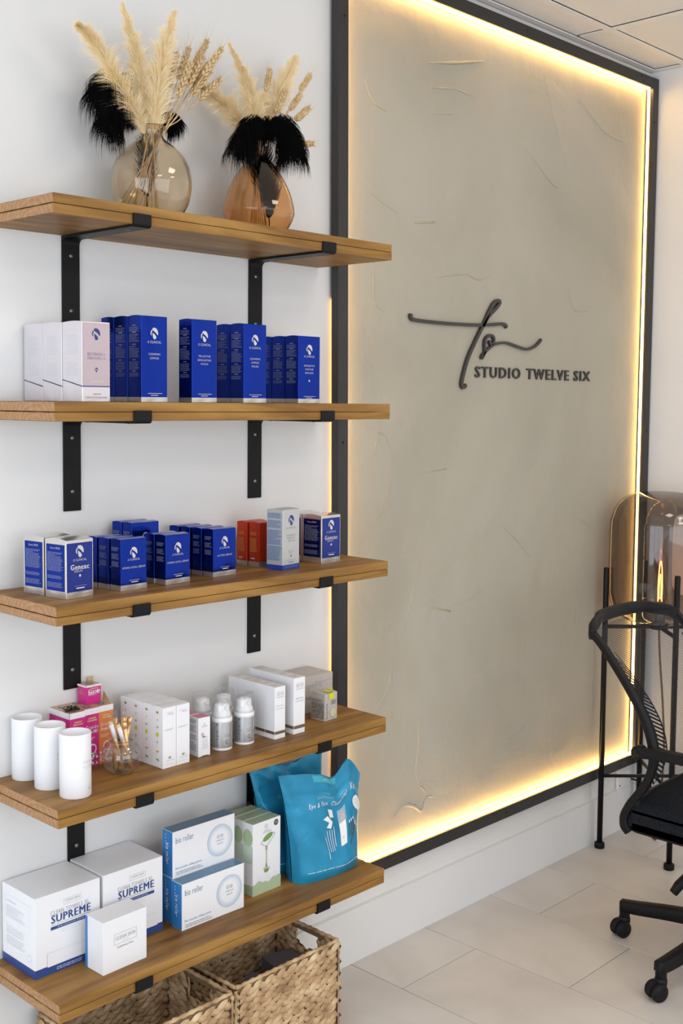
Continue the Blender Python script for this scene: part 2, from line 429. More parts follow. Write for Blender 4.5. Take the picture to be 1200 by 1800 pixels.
class Art:
    """flat print gathered in (u,v) of one face, grouped by material"""
    def __init__(s): s.d = {}
    def _g(s, m): return s.d.setdefault(m.name, ([], [], m))
    def poly(s, m, pts):
        v, f, _ = s._g(m); b = len(v); v.extend(pts); f.append(tuple(range(b, b+len(pts))))
    def rect(s, m, u0, u1, v0, v1): s.poly(m, [(u0, v0), (u1, v0), (u1, v1), (u0, v1)])
    def text(s, m, t, cx, cv, w, h, bold=0.0, shear=0.0, rot=0, slope=0.0):
        if bold > .012:      # heavier print: the same letters laid twice with a hair's shift
            sh = h*.045
            s.text(m, t, cx-sh, cv, w-2*sh, h, 0, shear, rot, slope); s.text(m, t, cx+sh, cv, w-2*sh, h, 0, shear, rot, slope)
            return
        vs_, fs = text_geo(t, 0, shear); v, f, _ = s._g(m); b = len(v)
        for x, y in vs_:
            p, q = (x-.5)*w, (y-.5)*h + slope*(x-.5)*w
            if rot == 90: p, q = -q, p
            if rot == -90: p, q = q, -p
            v.append((cx+p, cv+q))
        f.extend(tuple(b+i for i in t_) for t_ in fs)
    def lines(s, m, u0, u1, v0, v1, n, th=0.5, seed=0, words=True):
        r = random.Random(seed+n); st = (v1-v0)/n
        for i in range(n):
            vv = v1 - (i+1)*st; end = u1 - (u1-u0)*(r.random()*0.15 if r.random() < .8 else r.random()*.5)
            u = u0
            while u < end:
                w = (u1-u0)*(0.06+0.14*r.random()) if words else end-u0
                s.rect(m, u, min(u+w, end), vv, vv+st*th); u += w+(u1-u0)*0.02
    def disc(s, m, cx, cv, ru, rv=None, n=20, ang=0):
        rv = rv or ru
        pts = []
        for k in range(n):
            a = 2*math.pi*k/n; p, q = ru*math.cos(a), rv*math.sin(a)
            pts.append((cx+p*math.cos(ang)-q*math.sin(ang), cv+p*math.sin(ang)+q*math.cos(ang)))
        s.poly(m, pts)
    def ring(s, m, cx, cv, r0, r1, n=28, a0=0, a1=360, sq=1.0):
        for k in range(n):
            a, b = R(a0+(a1-a0)*k/n), R(a0+(a1-a0)*(k+1)/n)
            s.poly(m, [(cx+r0*math.cos(a), cv+r0*sq*math.sin(a)), (cx+r1*math.cos(a), cv+r1*sq*math.sin(a)), (cx+r1*math.cos(b), cv+r1*sq*math.sin(b)), (cx+r0*math.cos(b), cv+r0*sq*math.sin(b))])
    def outline(s, m, u0, u1, v0, v1, t):
        s.rect(m, u0, u1, v0, v0+t); s.rect(m, u0, u1, v1-t, v1); s.rect(m, u0, u0+t, v0, v1); s.rect(m, u1-t, u1, v0, v1)
    def stroke(s, m, pts, w):
        pts = [Vector((p[0], p[1])) for p in pts]
        for a, b in zip(pts, pts[1:]):
            d = (b-a).normalized(); n = Vector((-d.y, d.x))*w/2
            s.poly(m, [tuple(a-n), tuple(b-n), tuple(b+n), tuple(a+n)])
    def logo(s, m, cx, cv, h):
        """drop-shaped mark: two lobes parted by an S, with a thin crescent at the left"""
        k = h/152.0
        def P(L): s.poly(m, [(cx+(x-912)*k, cv-(y-316)*k) for x, y in L])
        P([(872, 262), (885, 248), (905, 240), (930, 243), (955, 260), (970, 290), (973, 320), (968, 338), (954, 328), (938, 310), (908, 288), (887, 277), (875, 268)])
        P([(884, 304), (902, 318), (921, 332), (936, 349), (943, 366), (934, 384), (915, 392), (897, 385), (887, 362), (883, 330)])
        P([(848, 318), (850, 298), (858, 280), (872, 272), (880, 282), (872, 290), (866, 305), (866, 330), (869, 346), (860, 342), (851, 332)])
        P([(880, 250), (890, 243), (900, 243), (885, 257)])

def art_objects(art, face, w, d, h, parent, eps=0.0004):
    """face 'F' front, 'L' left side, 'T' top (u along x, v along depth)"""
    out = []
    for key, (v, f, m) in art.d.items():
        if face == 'F': vv = [(u, -eps, q) for u, q in v]
        elif face == 'L': vv = [(-eps, d-u, q) for u, q in v]
        else: vv = [(u, q, h+eps) for u, q in v]
        me = pyd(vv, f, 'print'); me.materials.append(m)
        eps += 0.00012
        out.append(me)
    return out

CART = {}
def carton_meshes(key, w, d, h, body, arch=0.0016, band=None, front=None, side=None, top=None, topmat=None, wrap=None):
    """returns list of (part name, mesh)"""
    if key in CART: return CART[key]
    bm = bmesh.new()
    prof = [(0, 0), (d, 0), (d, h)] + [(d*(1-k/6), h+arch*math.sin(math.pi*k/6)) for k in range(1, 6)] + [(0, h)]
    a = [bm.verts.new((0, y, z)) for y, z in prof]; b = [bm.verts.new((w, y, z)) for y, z in prof]
    bm.faces.new(a[::-1]); bm.faces.new(b)
    n = len(prof)
    for i in range(n):
        f = bm.faces.new((a[i], a[(i+1) % n], b[(i+1) % n], b[i]))
        if topmat is not None and prof[i][1] >= h-1e-6 and prof[(i+1) % n][1] >= h-1e-6: f.material_index = 1
        if wrap is not None and i == n-1: f.material_index = 0
    bmesh.ops.recalc_face_normals(bm, faces=bm.faces)
    bevel(bm, 0.0007, 2)
    me = me_from(bm); me.materials.append(body)
    if topmat is not None: me.materials.append(topmat)
    parts = [('box_body', me)]
    if band:
        bmat, z0, z1 = band
        e = 0.0003
        bm = bmesh.new(); add_box(bm, -e, w+e, -e, d+e, z0+0.0003, z1)
        bmm = me_from(bm); bmm.materials.append(bmat); parts.append(('colour_band', bmm))
    for art, fc, nm in ((front, 'F', 'front_print'), (side, 'L', 'side_print'), (top, 'T', 'top_print')):
        if art:
            for m_ in art_objects(art, fc, w, d, h + (arch if fc == 'T' else 0), None, 0.0006): parts.append((nm, m_))
    CART[key] = parts
    return parts
def place_carton(parts, name, label, cat, loc, rot=0.0, group=None, jitter=0):
    t = thing(name, label, cat, loc, R(rot + (rng.random()-.5)*jitter), group)
    for nm, me in parts:
        o = link(nm, me, None, t)
        if nm.endswith('_print'): o['kind'] = 'stuff'
    return t

# ================================================================== ROOM
WX0, WX1, WY0, ZC = -2.6, 2.32, -4.2, 2.43
struct('wall_back', box_me(WX0-.1, WX1+.1, 0, 0.1, -0.02, ZC+.15), WALL)
struct('wall_right', box_me(WX1, WX1+.1, WY0, 0, -0.02, ZC+.15), WALL)
def wall_with_hole(axis, pos, a0, a1, h0, h1, w0, w1):
    bm = bmesh.new()
    segs = [(w0, a0, -0.02, ZC+.15), (a1, w1, -0.02, ZC+.15), (a0, a1, -0.02, h0), (a0, a1, h1, ZC+.15)]
    for s0, s1, z0, z1 in segs:
        if axis == 'x': add_box(bm, pos-.1, pos, s0, s1, z0, z1)
        else: add_box(bm, s0, s1, pos-.1, pos, z0, z1)
    return me_from(bm)
struct('wall_left', wall_with_hole('x', WX0, -3.1, -0.4, 0.2, 2.2, WY0-.1, 0.0), WALL)
struct('wall_front', wall_with_hole('y', WY0, -2.0, 1.4, 0.5, 2.25, WX0, WX1), WALL)
def window(name, horizontal, pos, a0, a1, h0, h1, nm):
    bm = bmesh.new(); t = 0.025
    bars = [(a0, a0+.05, h0, h1), (a1-.05, a1, h0, h1), (a0+.05, a1-.05, h0, h0+.05), (a0+.05, a1-.05, h1-.05, h1)]
    for k in range(1, nm):
        c = a0+(a1-a0)*k/nm; bars.append((c-.02, c+.02, h0+.05, h1-.05))
    for s0, s1, z0, z1 in bars:
        if horizontal: add_box(bm, s0, s1, pos-.07, pos-.02, z0, z1)
        else: add_box(bm, pos-.07, pos-.02, s0, s1, z0, z1)
    struct(name, me_from(bm), TRIM)
window('window_1', False, WX0, -3.1, -0.4, 0.2, 2.2, 3)
window('window_2', True, WY0, -2.0, 1.4, 0.5, 2.25, 4)

# floor: stone-look tiles laid in columns with staggered joints
fl = struct('floor', box_me(WX0, WX1, WY0, 0, -0.06, -0.0015), GROUT)
tw, tl, g = 0.2835, 0.555, 0.0022
tile_me = box_me(-tw/2+g/2, tw/2-g/2, -tl/2+g/2, tl/2-g/2, -0.008, 0, 0.0008, 1)
tile_me.materials.append(FLOOR)
def cut_tile(x0, x1, y0, y1, tx, ty):
    me = box_me(x0-tx, x1-tx, y0-ty, y1-ty, -0.008, 0, 0.0006, 1); me.materials.append(FLOOR); return me
k0 = int((WX0-1.24)//tw)-1
xx = 1.24 + k0*tw; kk = k0
while xx < WX1:
    off = -0.18 if kk % 2 else -0.4575
    yj = off + 2*tl
    while yj - tl > 0: yj -= tl
    y1 = yj
    while y1 > WY0:
        y0 = y1 - tl
        cx, cy = xx+tw/2, (y0+y1)/2
        X0, X1, Y0, Y1 = max(xx+g/2, WX0), min(xx+tw-g/2, WX1), max(y0+g/2, WY0), min(y1-g/2, 0)
        if X1-X0 > 0.01 and Y1-Y0 > 0.01 and (cx > -0.6):
            if abs((X1-X0)-(tw-g)) < 1e-5 and abs((Y1-Y0)-(tl-g)) < 1e-5:
                t = link('tile', tile_me, None, fl, (cx, cy, 0))
            else:
                t = link('tile', cut_tile(X0, X1, Y0, Y1, cx, cy), None, fl, (cx, cy, 0))
        y1 = y0
    xx += tw; kk += 1
# the rest of the floor behind the camera is one tiled slab
link('tile_field', box_me(WX0, 1.24+round((-0.6-1.24)/tw)*tw-0.15, WY0, 0, -0.006, -0.0002), FLOOR, fl)

# baseboards
def board(name, pts):
    bm = bmesh.new(); add_box(bm, *pts); bevel(bm, 0.003, 2)
    struct(name, me_from(bm), TRIM)
board('baseboard_back', (WX0, WX1-.0, -0.0128, 0.0, 0.0, 0.1364))
board('baseboard_right', (WX1-0.0128, WX1, WY0, -0.0128, 0.0, 0.1364))

# ceiling: suspended boards in a rail grid
ce = struct('ceiling', box_me(WX0, WX1, WY0, 0, ZC+.02, ZC+.12), CEIL)
bm = bmesh.new()
add_box(bm, WX0, WX1, -0.022, 0, ZC-.001, ZC+.003); add_box(bm, WX0, WX1, -0.002, 0, ZC-.001, ZC+.02)
add_box(bm, WX1-0.022, WX1, WY0, -0.022, ZC-.001, ZC+.003)
link('wall_angle', me_from(bm), CEILBAR, ce)
pitch = 0.56
rows = [-0.125 - pitch*i for i in range(8)]; cols_ = [1.86 - pitch*i for i in range(-0, 8)]
for y in rows:
    if y > WY0: link('rail', box_me(WX0, WX1-.022, y-.011, y+.011, ZC, ZC+.003), CEILBAR, ce)
for x in cols_:
    for y0, y1 in zip([-0.022]+rows, rows+[WY0]):
        if y0-.011 > WY0 and y0 > y1: link('cross_rail', box_me(x-.011, x+.011, max(y1+.011, WY0), y0-.011, ZC, ZC+.003), CEILBAR, ce)
ys = [-0.022] + rows; xs = [WX1-.022] + cols_
for i in range(len(ys)-1):
    for j in range(len(xs)-1):
        y1, y0 = ys[i]-(.011 if i else 0), ys[i+1]+.011
        x1, x0 = xs[j]-(.011 if j else 0), xs[j+1]+.011
        if y0 < WY0 or x0 < WX0: continue
        drop = 0.001 + rng.random()*0.002
        link('ceiling_board', box_me(x0+.001, x1-.001, y0+.001, y1-.001, ZC+.003+drop, ZC+.012, 0.001, 1), CEIL, ce)

# ================================================================== LIT FEATURE PANEL
XL, XR, ZB, ZT, FW, P = 0.881, 2.3143, 0.2132, 2.4036, 0.0329, 0.0297
pan = thing('feature_panel', 'tall grey beige plaster panel in a dark steel frame edged with warm light', 'wall panel', (0, 0, 0))
link('plaster', box_me(XL+.012, XR-.012, -0.0035, -0.0002, ZB+.012, ZT-.012), PLASTER, pan)
LEAN = -0.012
def post(x, lean):
    bm = bmesh.new()
    vs_ = add_box(bm, x, x+FW, -P, -0.0075, ZB, ZT)
    for v in bm.verts: v.co.x += lean*(v.co.z-1.0)
    bevel(bm, 0.001, 1); return me_from(bm)
link('frame_post', post(XL, LEAN), FRAME, pan)
link('frame_post', post(XR-FW, 0), FRAME, pan)
link('frame_rail', box_me(XL+FW-.016, XR-FW, -P, -0.0075, ZT-FW, ZT, .001, 1), FRAME, pan)
link('frame_rail', box_me(XL+FW-.006, XR-FW, -P, -0.0075, ZB, ZB+FW, .001, 1), FRAME, pan)
# led strips between frame and plaster
s = 0.0045
link('led_strip', box_me(XL+FW-.012, XR-FW-.002, -0.0185, -0.0105, ZT-FW-0.0022, ZT-FW-0.0002), LED, pan)
link('led_strip', box_me(XL+FW-.004, XR-FW-.002, -0.0185, -0.0105, ZB+FW+0.0002, ZB+FW+0.0022), LED, pan)
link('led_strip', box_me(XR-FW-0.0022, XR-FW-0.0002, -0.0185, -0.0105, ZB+FW+.004, ZT-FW-.004), LEDSIDE, pan)
bm = bmesh.new(); add_box(bm, XL+FW+0.0002, XL+FW+0.0020, -0.0200, -0.0100, ZB+FW+.004, ZT-FW-.004)
for v in bm.verts: v.co.x += LEAN*(v.co.z-1.0)
link('led_strip', me_from(bm), LEDSIDE, pan)
bm = bmesh.new(); add_box(bm, XL+.006, XL+0.010, -0.0060, -0.0042, ZB+.02, 1.62)  # dim glow strip added behind the post for light leaking onto the wall
for v in bm.verts: v.co.x += LEAN*(v.co.z-1.0)
link('led_strip', me_from(bm), LEDLEAK, pan)
for x, z in ((0.8728+.012, 2.2578), (0.8878+.006, 1.2878), (2.2954, 2.2686), (2.298, 1.30), (2.2074, 2.3942), (1.598, 2.3902), (1.5732, 0.2301), (2.1936, 0.227), (2.298, 0.52)):
    o = link('screw_hole', cyl_me(0.0028, 0, 0.0008, 12), HOLE, pan, (x, -P-.0003, z), (R(90), 0, 0))
# trowel ridges standing proud of the plaster
def ridge(pts, w):
    p = smooth_path([(x, -0.0034, z) for x, z in pts], 6)
    rad = [0.25+0.75*math.sin(math.pi*min(1, (i+.5)/len(p)))*(.6+.6*rng.random()) for i in range(len(p))]
    return sweep([p], [(-w, 0), (-w*.3, w*.5), (w*.4, w*.6), (w, 0)], rad, up=Vector((0, -1, 0)))
RID = [([(1.1138, .3223), (1.16, .345), (1.2, .335), (1.231, .315), (1.25, .345), (1.277, .3416)], .0035), ([(1.2178, .3865), (1.245, .36), (1.23, .33)], .003),
       ([(1.2178, .3865), (1.205, .43), (1.2142, .5), (1.2142, .5534), (1.244, .5551)], .0022), ([(1.0896, 1.2661), (1.09, 1.19), (1.065, 1.112), (1.03, 1.09)], .002),
       ([(1.04, 1.31), (1.07, 1.30), (1.0896, 1.2661)], .002), ([(.9825, 2.1401), (1.01, 2.1), (1.06, 2.08)], .0025), ([(1.2104, 2.2277), (1.32, 2.25), (1.4428, 2.2799)], .0026),
       ([(.9865, 1.89), (1.06, 1.86), (1.11, 1.845)], .0016), ([(1.25, 1.70), (1.31, 1.71), (1.38, 1.72), (1.44, 1.71), (1.50, 1.73)], .0016), ([(1.17, 1.83), (1.25, 1.84)], .0022),
       ([(1.02, .60), (1.09, .66), (1.10, .74)], .0018), ([(1.11, .58), (1.112, .70)], .0018), ([(1.15, .80), (1.19, .93), (1.20, 1.0)], .0015), ([(1.22, .86), (1.34, .83)], .0018),
       ([(1.33, .84), (1.42, .85), (1.5, .88)], .0012), ([(1.55, 1.05), (1.64, .99), (1.70, .94)], .0014), ([(1.2, 1.20), (1.31, 1.21)], .0014), ([(1.62, 2.10), (1.75, 2.02), (1.80, 2.0)], .0022),
       ([(1.72, 2.3), (1.78, 2.18), (1.84, 2.07)], .0018), ([(1.9, 2.27), (2.05, 2.2), (2.17, 2.19)], .002), ([(1.0, 1.37), (1.045, 1.34), (1.03, 1.25)], .0016),
       ([(1.3, .44), (1.33, .50), (1.36, .52)], .0014), ([(1.6, .42), (1.7, .45), (1.76, .49)], .0014), ([(1.9, 1.05), (1.99, 1.02), (2.05, .98)], .0012), ([(1.95, .62), (1.96, .80)], .0011),
       ([(1.02, 1.72), (1.025, 1.63), (1.06, 1.60)], .0018), ([(1.86, 1.72), (1.90, 1.66), (1.97, 1.66)], .0016), ([(1.23, 2.17), (1.33, 2.185), (1.40, 2.18)], .0018), ([(1.24, 2.11), (1.32, 2.12)], .0014)]
for pts, w in RID:
    link('trowel_ridge', ridge(pts, w*1.7), PLASTER, pan)

# sign on the panel
sg = thing('wall_sign', 'dark metal script monogram above a line of capital letters on the plaster', 'sign', (0, -0.0035, 0))
def letters(s_, x0, x1, z0, z1, depth, m, parent, bold):
    vs_, fs = text_geo(s_, bold)
    vv = [(x0+(x1-x0)*a, -depth, z0+(z1-z0)*b) for a, b in vs_]
    me = pyd(vv, fs, 'lettering')
    bm = bmesh.new(); bm.from_mesh(me)
    bmesh.ops.remove_doubles(bm, verts=bm.verts, dist=1e-5)
    ex = bmesh.ops.extrude_face_region(bm, geom=bm.faces[:])
    bmesh.ops.translate(bm, verts=[v for v in ex['geom'] if isinstance(v, bmesh.types.BMVert)], vec=(0, depth, 0))
    bmesh.ops.recalc_face_normals(bm, faces=bm.faces)
    return link('lettering', me_from(bm), m, parent)
SX = (1.4244, 1.6303, 1.6612, 1.8756, 1.9031, 1.9919)
letters('STUDIO', SX[0], SX[1], 1.4505, 1.4805, 0.005, SIGN, sg, 0.022)
letters('TWELVE', SX[2], SX[3], 1.4505, 1.4805, 0.005, SIGN, sg, 0.022)
letters('SIX', SX[4], SX[5], 1.4505, 1.4805, 0.005, SIGN, sg, 0.022)
def stroke3(pts, r, rad=None):
    p = smooth_path([(x, -0.0055, z) for x, z in pts], 7)
    rr = None
    if rad: rr = [rad(i/(len(p)-1)) for i in range(len(p))]
    return sweep([p], [(-r, -.004), (-r, .004), (r, .004), (r, -.004)], rr, up=Vector((0, -1, 0)), smooth=False)
link('monogram_stroke', stroke3([(1.1537, 1.603), (1.1545, 1.594), (1.170, 1.5885), (1.27, 1.5865), (1.38, 1.588), (1.46, 1.5915), (1.53, 1.598), (1.549, 1.5965), (1.5575, 1.590)], .0042), SIGN, sg)
link('monogram_stroke', stroke3([(1.452, 1.592), (1.476, 1.617), (1.508, 1.640), (1.523, 1.655), (1.515, 1.660), (1.497, 1.652), (1.475, 1.626), (1.455, 1.596), (1.43, 1.563), (1.4125, 1.5385), (1.388, 1.502), (1.3706, 1.4622), (1.362, 1.434), (1.369, 1.4235), (1.3812, 1.4294)], .0046), SIGN, sg)
link('monogram_stroke', stroke3([(1.4774, 1.549), (1.487, 1.541), (1.499, 1.549), (1.497, 1.561), (1.480, 1.565), (1.463, 1.555), (1.458, 1.54), (1.459, 1.52), (1.449, 1.503), (1.447, 1.508), (1.461, 1.519), (1.478, 1.530), (1.500, 1.541), (1.53, 1.5465), (1.5603, 1.5477), (1.6059, 1.5402), (1.6524, 1.5342), (1.6882, 1.5419), (1.71, 1.553), (1.7241, 1.5645)], .0034), SIGN, sg)

# white socket on the wall under the panel
sk = thing('wall_socket', 'white double socket plate on the wall under the panel corner', 'socket', (2.262, 0, 0.176))
link('plate', box_me(-.05, .05, -.009, 0, -.044, .044, .006, 3), PLASTICWHITE, sk)
for dz in (-.03, .03): link('screw', cyl_me(.003, 0, .0015, 10), SCREW, sk, (-.036, -.009, dz), (R(90), 0, 0))
link('rocker', box_me(.005, .025, -.013, -.009, -.012, .012, .002, 2), PLASTICWHITE, sk)
link('flex', tube([(.03, -.012, -.02), (.04, -.03, -.03), (.035, -.03, -.08), (.0, -.025, -.165)], .003, 8, 6), BLACK, sk)

# ================================================================== SHELVES AND BRACKETS
Z = [1.7217, 1.379, 1.0343, 0.6847, 0.3399]
T, L, D = 0.0331, 0.8373, 0.225
b1, b2, bw = 0.1577, 0.6234, 0.0379
ordn = ['topmost', 'second highest', 'middle', 'second lowest', 'lowest']
what = ['carrying the two bouquets in glass vases', 'under the row of tall blue boxes', 'under the short blue and red boxes', 'under the white tubes and pump bottles', 'under the towel boxes and teal pouches']
def layer(z0, z1, x1, sd):
    bm = bmesh.new(); add_box(bm, 0, x1, -D, 0, z0, z1)
    for f in bm.faces:
        if abs(f.normal.x) > .5: pass
    bm.normal_update()
    for f in bm.faces: f.material_index = 1 if abs(f.normal.x) > .5 else 0
    bevel(bm, 0.0011, 2)
    me = me_from(bm); me.materials.append(WOOD); me.materials.append(WOOD_END)
    return me
for i, z in enumerate(Z):
    sh = thing('wall_shelf', f'thick wooden wall shelf, {ordn[i]} of five, {what[i]}', 'shelf', (0, 0, z), 0, 'five wooden wall shelves')
    dx = (0, 0, .003, .006, .010)[i]*0.3
    h2 = T*(.5, .52, .55, .5, .5)[i]
    link('board_layer', layer(-h2+.0004, 0, L+dx*0, i), None, sh)
    link('board_layer', layer(-T, -h2-.0004, L, i+9), None, sh)
    for (bx, side) in ((b1, 'left'), (b2, 'right')):
        zt = z - T
        br = thing('shelf_bracket', f'black steel {side}-hand bracket screwed to the wall, holding the {ordn[i]} wooden shelf', 'bracket', (bx + ((.0, .0, -.003, .003, .0)[i] if side == 'left' else 0), 0, zt), 0, 'black shelf brackets')
        if 'br_me' not in globals():
            t = 0.0042
            path = []
            prof = [(-0.0002, -.176), (-t, -.176)]
            # side profile in (y,z): strap down the wall, arm under the shelf, lip up in front, rounded corners
            out = [(-.0003, -.176), (-.0003, -.0005), (-D-.0006, -.0005), (-D-.0006, .0185), (-D-.0006-t, .0185)]
            for k in range(6):
                a = R(90*k/5); out.append((-D-.0006-t+.007*(1-math.cos(a)), -.0005-t+.007*(1-math.sin(a))))
            out2 = []
            for k in range(6):
                a = R(90*k/5); out2.append((-t-.0003-.010+.010*0-.0*a+0, 0))
            rr = .011
            for k in range(6):
                a = R(90*k/5)
                out.append((-.0003-t-rr*(1-math.sin(a)), -.0005-t-rr*(1-math.cos(a))))
            out.append((-.0003-t, -.176))
            bm = bmesh.new()
            A = [bm.verts.new((0, y, zz)) for y, zz in out]; B = [bm.verts.new((bw, y, zz)) for y, zz in out]
            bm.faces.new(A); bm.faces.new(B[::-1])
            for q in range(len(out)):
                bm.faces.new((A[q], B[q], B[(q+1) % len(out)], A[(q+1) % len(out)]))
            bmesh.ops.recalc_face_normals(bm, faces=bm.faces)
            bevel(bm, 0.0008, 2)
            bmesh.ops.triangulate(bm, faces=[f for f in bm.faces if len(f.verts) > 6])
            br_me = me_from(bm); br_me.materials.append(BLACK)
            scr_me = lathe([(0, .0012), (.0022, .0012), (.0026, .0006), (.0038, .0004), (.0042, 0), (0, 0)], 14); scr_me.materials.append(SCREW)
            scr_me2 = lathe([(0, -.0002), (.0035, -.0002), (.0042, .0006), (.0048, 0)], 14); scr_me2.materials.append(BLACK)
        link('bent_strap', br_me, None, br)
        for dz in (-.036, -.139): link('screw', scr_me, None, br, (bw/2, -.0046, dz), (R(90), 0, 0))
        for dy in (-.055, -.185): link('screw', scr_me, None, br, (bw/2, dy, -.0048), (R(180), 0, 0))

# ================================================================== SHELF 2 (eye level): tall cartons
z2 = Z[1]
def pearl_tall():
    w, d, h = .0578, .060, .1385
    f, s_ = Art(), Art()
    f.rect(mat('pearl_pink_sheen', (.56, .46, .50), .35, .5), .0012, w-.0012, h*.20, h-.002)  # paints the dimmer pinkish reflection of the iridescent card into its front
    f.logo(LETTER_BLUE, w/2, h*.845, .021)
    f.text(LETTER_SILVER, 'iS CLINICAL', w/2, h*.735, .030, .0042)
    f.text(LETTER_PURPLE, 'RETINOL+', w/2, h*.595, .036, .0060, .01)
    f.text(LETTER_PURPLE, 'EMULSION 1.0', w/2, h*.545, .036, .0045)
    f.logo(LETTER_BLUE, w/2, h*.40, .008)
    f.lines(LETTER_SILVER, w*.28, w*.78, h*.25, h*.27, 1, .5, 2)
    f.rect(LETTER_BLUE, 0, w, h*.186, h*.199)
    f.rect(LETTER_PURPLE, w*.38, w*.66, h*.092, h*.102)
    f.text(LETTER_PURPLE, 'INNOVATIVE SKINCARE', w/2, h*.055, .044, .0030)
    s_.poly(LETTER_BLUE, [(0, h*.272), (0, h*.283), (d, h*.199), (d, h*.186)])
    s_.lines(LETTER_PALE, d*.25, d*.8, h*.33, h*.5, 7, .25, 4)
    s_.lines(LETTER_PALE, d*.25, d*.8, h*.60, h*.85, 9, .25, 5)
    return carton_meshes('pearl', w, d, h, PEARL, front=f, side=s_)
for k, (x, lab) in enumerate(((.0768, 'shiny white box with pinkish front sheen, foremost of three beside the tall blue boxes'), (.0768-.0003, 'shiny white box in the middle of the three at the left shelf end'), (.0768, 'shiny white box nearest the wall, hidden behind the two others at the left shelf end'))):
    place_carton(pearl_tall(), 'skincare_box', lab, 'box', (x-.001*k, -.190+.0615*k, z2+.0002), 1.0, 'shiny white boxes on the second shelf', 0.8)
def blue_tall(key, w, d, h, lines_, names_sz=.0052, qty=3, side_lo=.12, dot=False, square=False):
    f, s_ = Art(), Art()
    f.logo(LETTER_SILVER, w/2, h*.80, .0215)
    f.text(LETTER_SILVER, 'iS CLINICAL', w/2, h*.70, .031, .0046, .01)
    v = h*.56
    for t in lines_:
        f.text(LETTER_SILVER, t, w/2, v, min(w*.64, len(t)*.0030), names_sz*.72); v -= names_sz*1.45
    if dot: f.disc(LETTER_SILVER, w/2, h*.335, .0022)
    f.lines(LETTER_SILVER, w*.25, w*.80, h*.098, h*.112, 1, .5, 3)
    f.rect(LETTER_SILVER, w*.36, w*.64, h*.075, h*.083)
    for (a, b, n) in ((.82, .88, 4), (.70, .80, 7), (.52, .66, 10), (.38, .48, 6), (.30, .35, 3)):
        s_.lines(LETTER_DIM, d*.12, d*.88, h*a, h*b, n, .38, n)
        s_.lines(LETTER_SILVER, d*.35, d*.65, h*(b+.008), h*(b+.02), 1, .5, n+1)
    return carton_meshes(key, w, d, h, BLUE, band=(SILVER, 0, .0092), front=f, side=s_)
m_ = blue_tall('cc', .0600, .0405, .1590, ('CLEANSING', 'COMPLEX'))
for k, lab in enumerate(('tall blue box, front one of three beside the shiny white boxes', 'tall blue box in the middle of the three beside the white boxes', 'tall blue box nearest the wall behind the white box with pinkish sheen')):
    place_carton(m_, 'skincare_box', lab, 'box', (.2304-.0005*k, -.150+.0425*k, z2+.0002), .5, 'tall blue boxes beside the white ones', .6)
m_ = blue_tall('tm', .0618, .0392, .1590, ('TRI-ACTIVE', 'EXFOLIATING', 'MASQUE'))
place_carton(m_, 'skincare_box', 'tall blue box with three lines of text, standing singly in the middle of its shelf', 'box', (.3489, -.150, z2+.0002), .5)
m_ = blue_tall('cp', .0611, .0410, .1575, ('CLEANSING', 'COMPLEX', 'POLISH'))
for k, lab in enumerate(('tall blue box, front one of the pair before the right-hand bracket', 'tall blue box, rear one of the pair before the right-hand bracket')):
    place_carton(m_, 'skincare_box', lab, 'box', (.4801-.0003*k, -.150+.0425*k, z2+.0002), .5, 'pair of tall blue boxes on the second shelf', .6)
m_ = blue_tall('re', .0642, .0400, .1412, ('REPARATIVE', 'MOISTURE', 'EMULSION'), dot=True)
for k, lab in enumerate(('shorter blue box, front of the three at the right end of the tall box row', 'shorter blue box, second of the three at the right end of the tall box row', 'shorter blue box, nearest the wall, at the right end of the tall box row')):
    place_carton(m_, 'skincare_box', lab, 'box', (.6413-.0003*k, -.140+.0412*k, z2+.0002), .5, 'shorter blue boxes on the second shelf', .6)

# ================================================================== SHELF 3
z3 = Z[2]
def genexc(w=.0610, d=.0565, h=.1035):
    f, s_ = Art(), Art()
    f.rect(BLUE_PRINT, .0022, w-.0022, h*.115, h*.945)
    f.logo(LETTER_SILVER, w/2, h*.80, .0215)
    f.text(LETTER_SILVER, 'iS CLINICAL', w/2, h*.655, .030, .0040)
    f.text(LETTER_SILVER, 'Genexc', w/2, h*.535, .042, .0095, .02)
    f.text(LETTER_SILVER, 'SERUM', w*.44, h*.462, .018, .0034, .01)
    f.disc(LETTER_SILVER, w/2, h*.385, .0024)
    f.lines(LETTER_DIM, w*.3, w*.75, h*.205, h*.225, 1, .5, 3)
    f.rect(WHITEPRINT, w*.36, w*.66, h*.165, h*.18)
    f.text(LETTER_GREY, 'INNOVATIVE SKINCARE', w*.55, h*.062, .042, .0026)
    s_.rect(BLUE, .0045, d-.004, h*.13, h*.92)
    s_.text(LETTER_SILVER, 'Genexc SERUM', d/2, h*.86, .026, .0036, .01)
    for (a, b, n) in ((.47, .80, 15), (.34, .40, 3), (.19, .28, 6)): s_.lines(LETTER_DIM, d*.13, d*.87, h*a, h*b, n, .42, n)
    s_.text(LETTER_GREY, 'INNOVATIVE SKINCARE', d*.5, h*.055, .036, .0024)
    return carton_meshes('gx', w, d, h, SILVER, front=f, side=s_, arch=.003)
GX = genexc()
place_carton(GX, 'skincare_box', 'blue box with silver edges, front one at the left end of the middle shelf', 'box', (.0508, -.1758, z3+.0002), 7, 'silver-edged serum boxes at the left')
place_carton(GX, 'skincare_box', 'blue box with silver edges, rear one at the left end of the middle shelf', 'box', (.0465, -.1115, z3+.0002), 7, 'silver-edged serum boxes at the left')
place_carton(GX, 'skincare_box', 'blue box with silver edges, front one at the right end of the middle shelf', 'box', (.6942, -.1606, z3+.0002), 3, 'silver-edged serum boxes at the right')
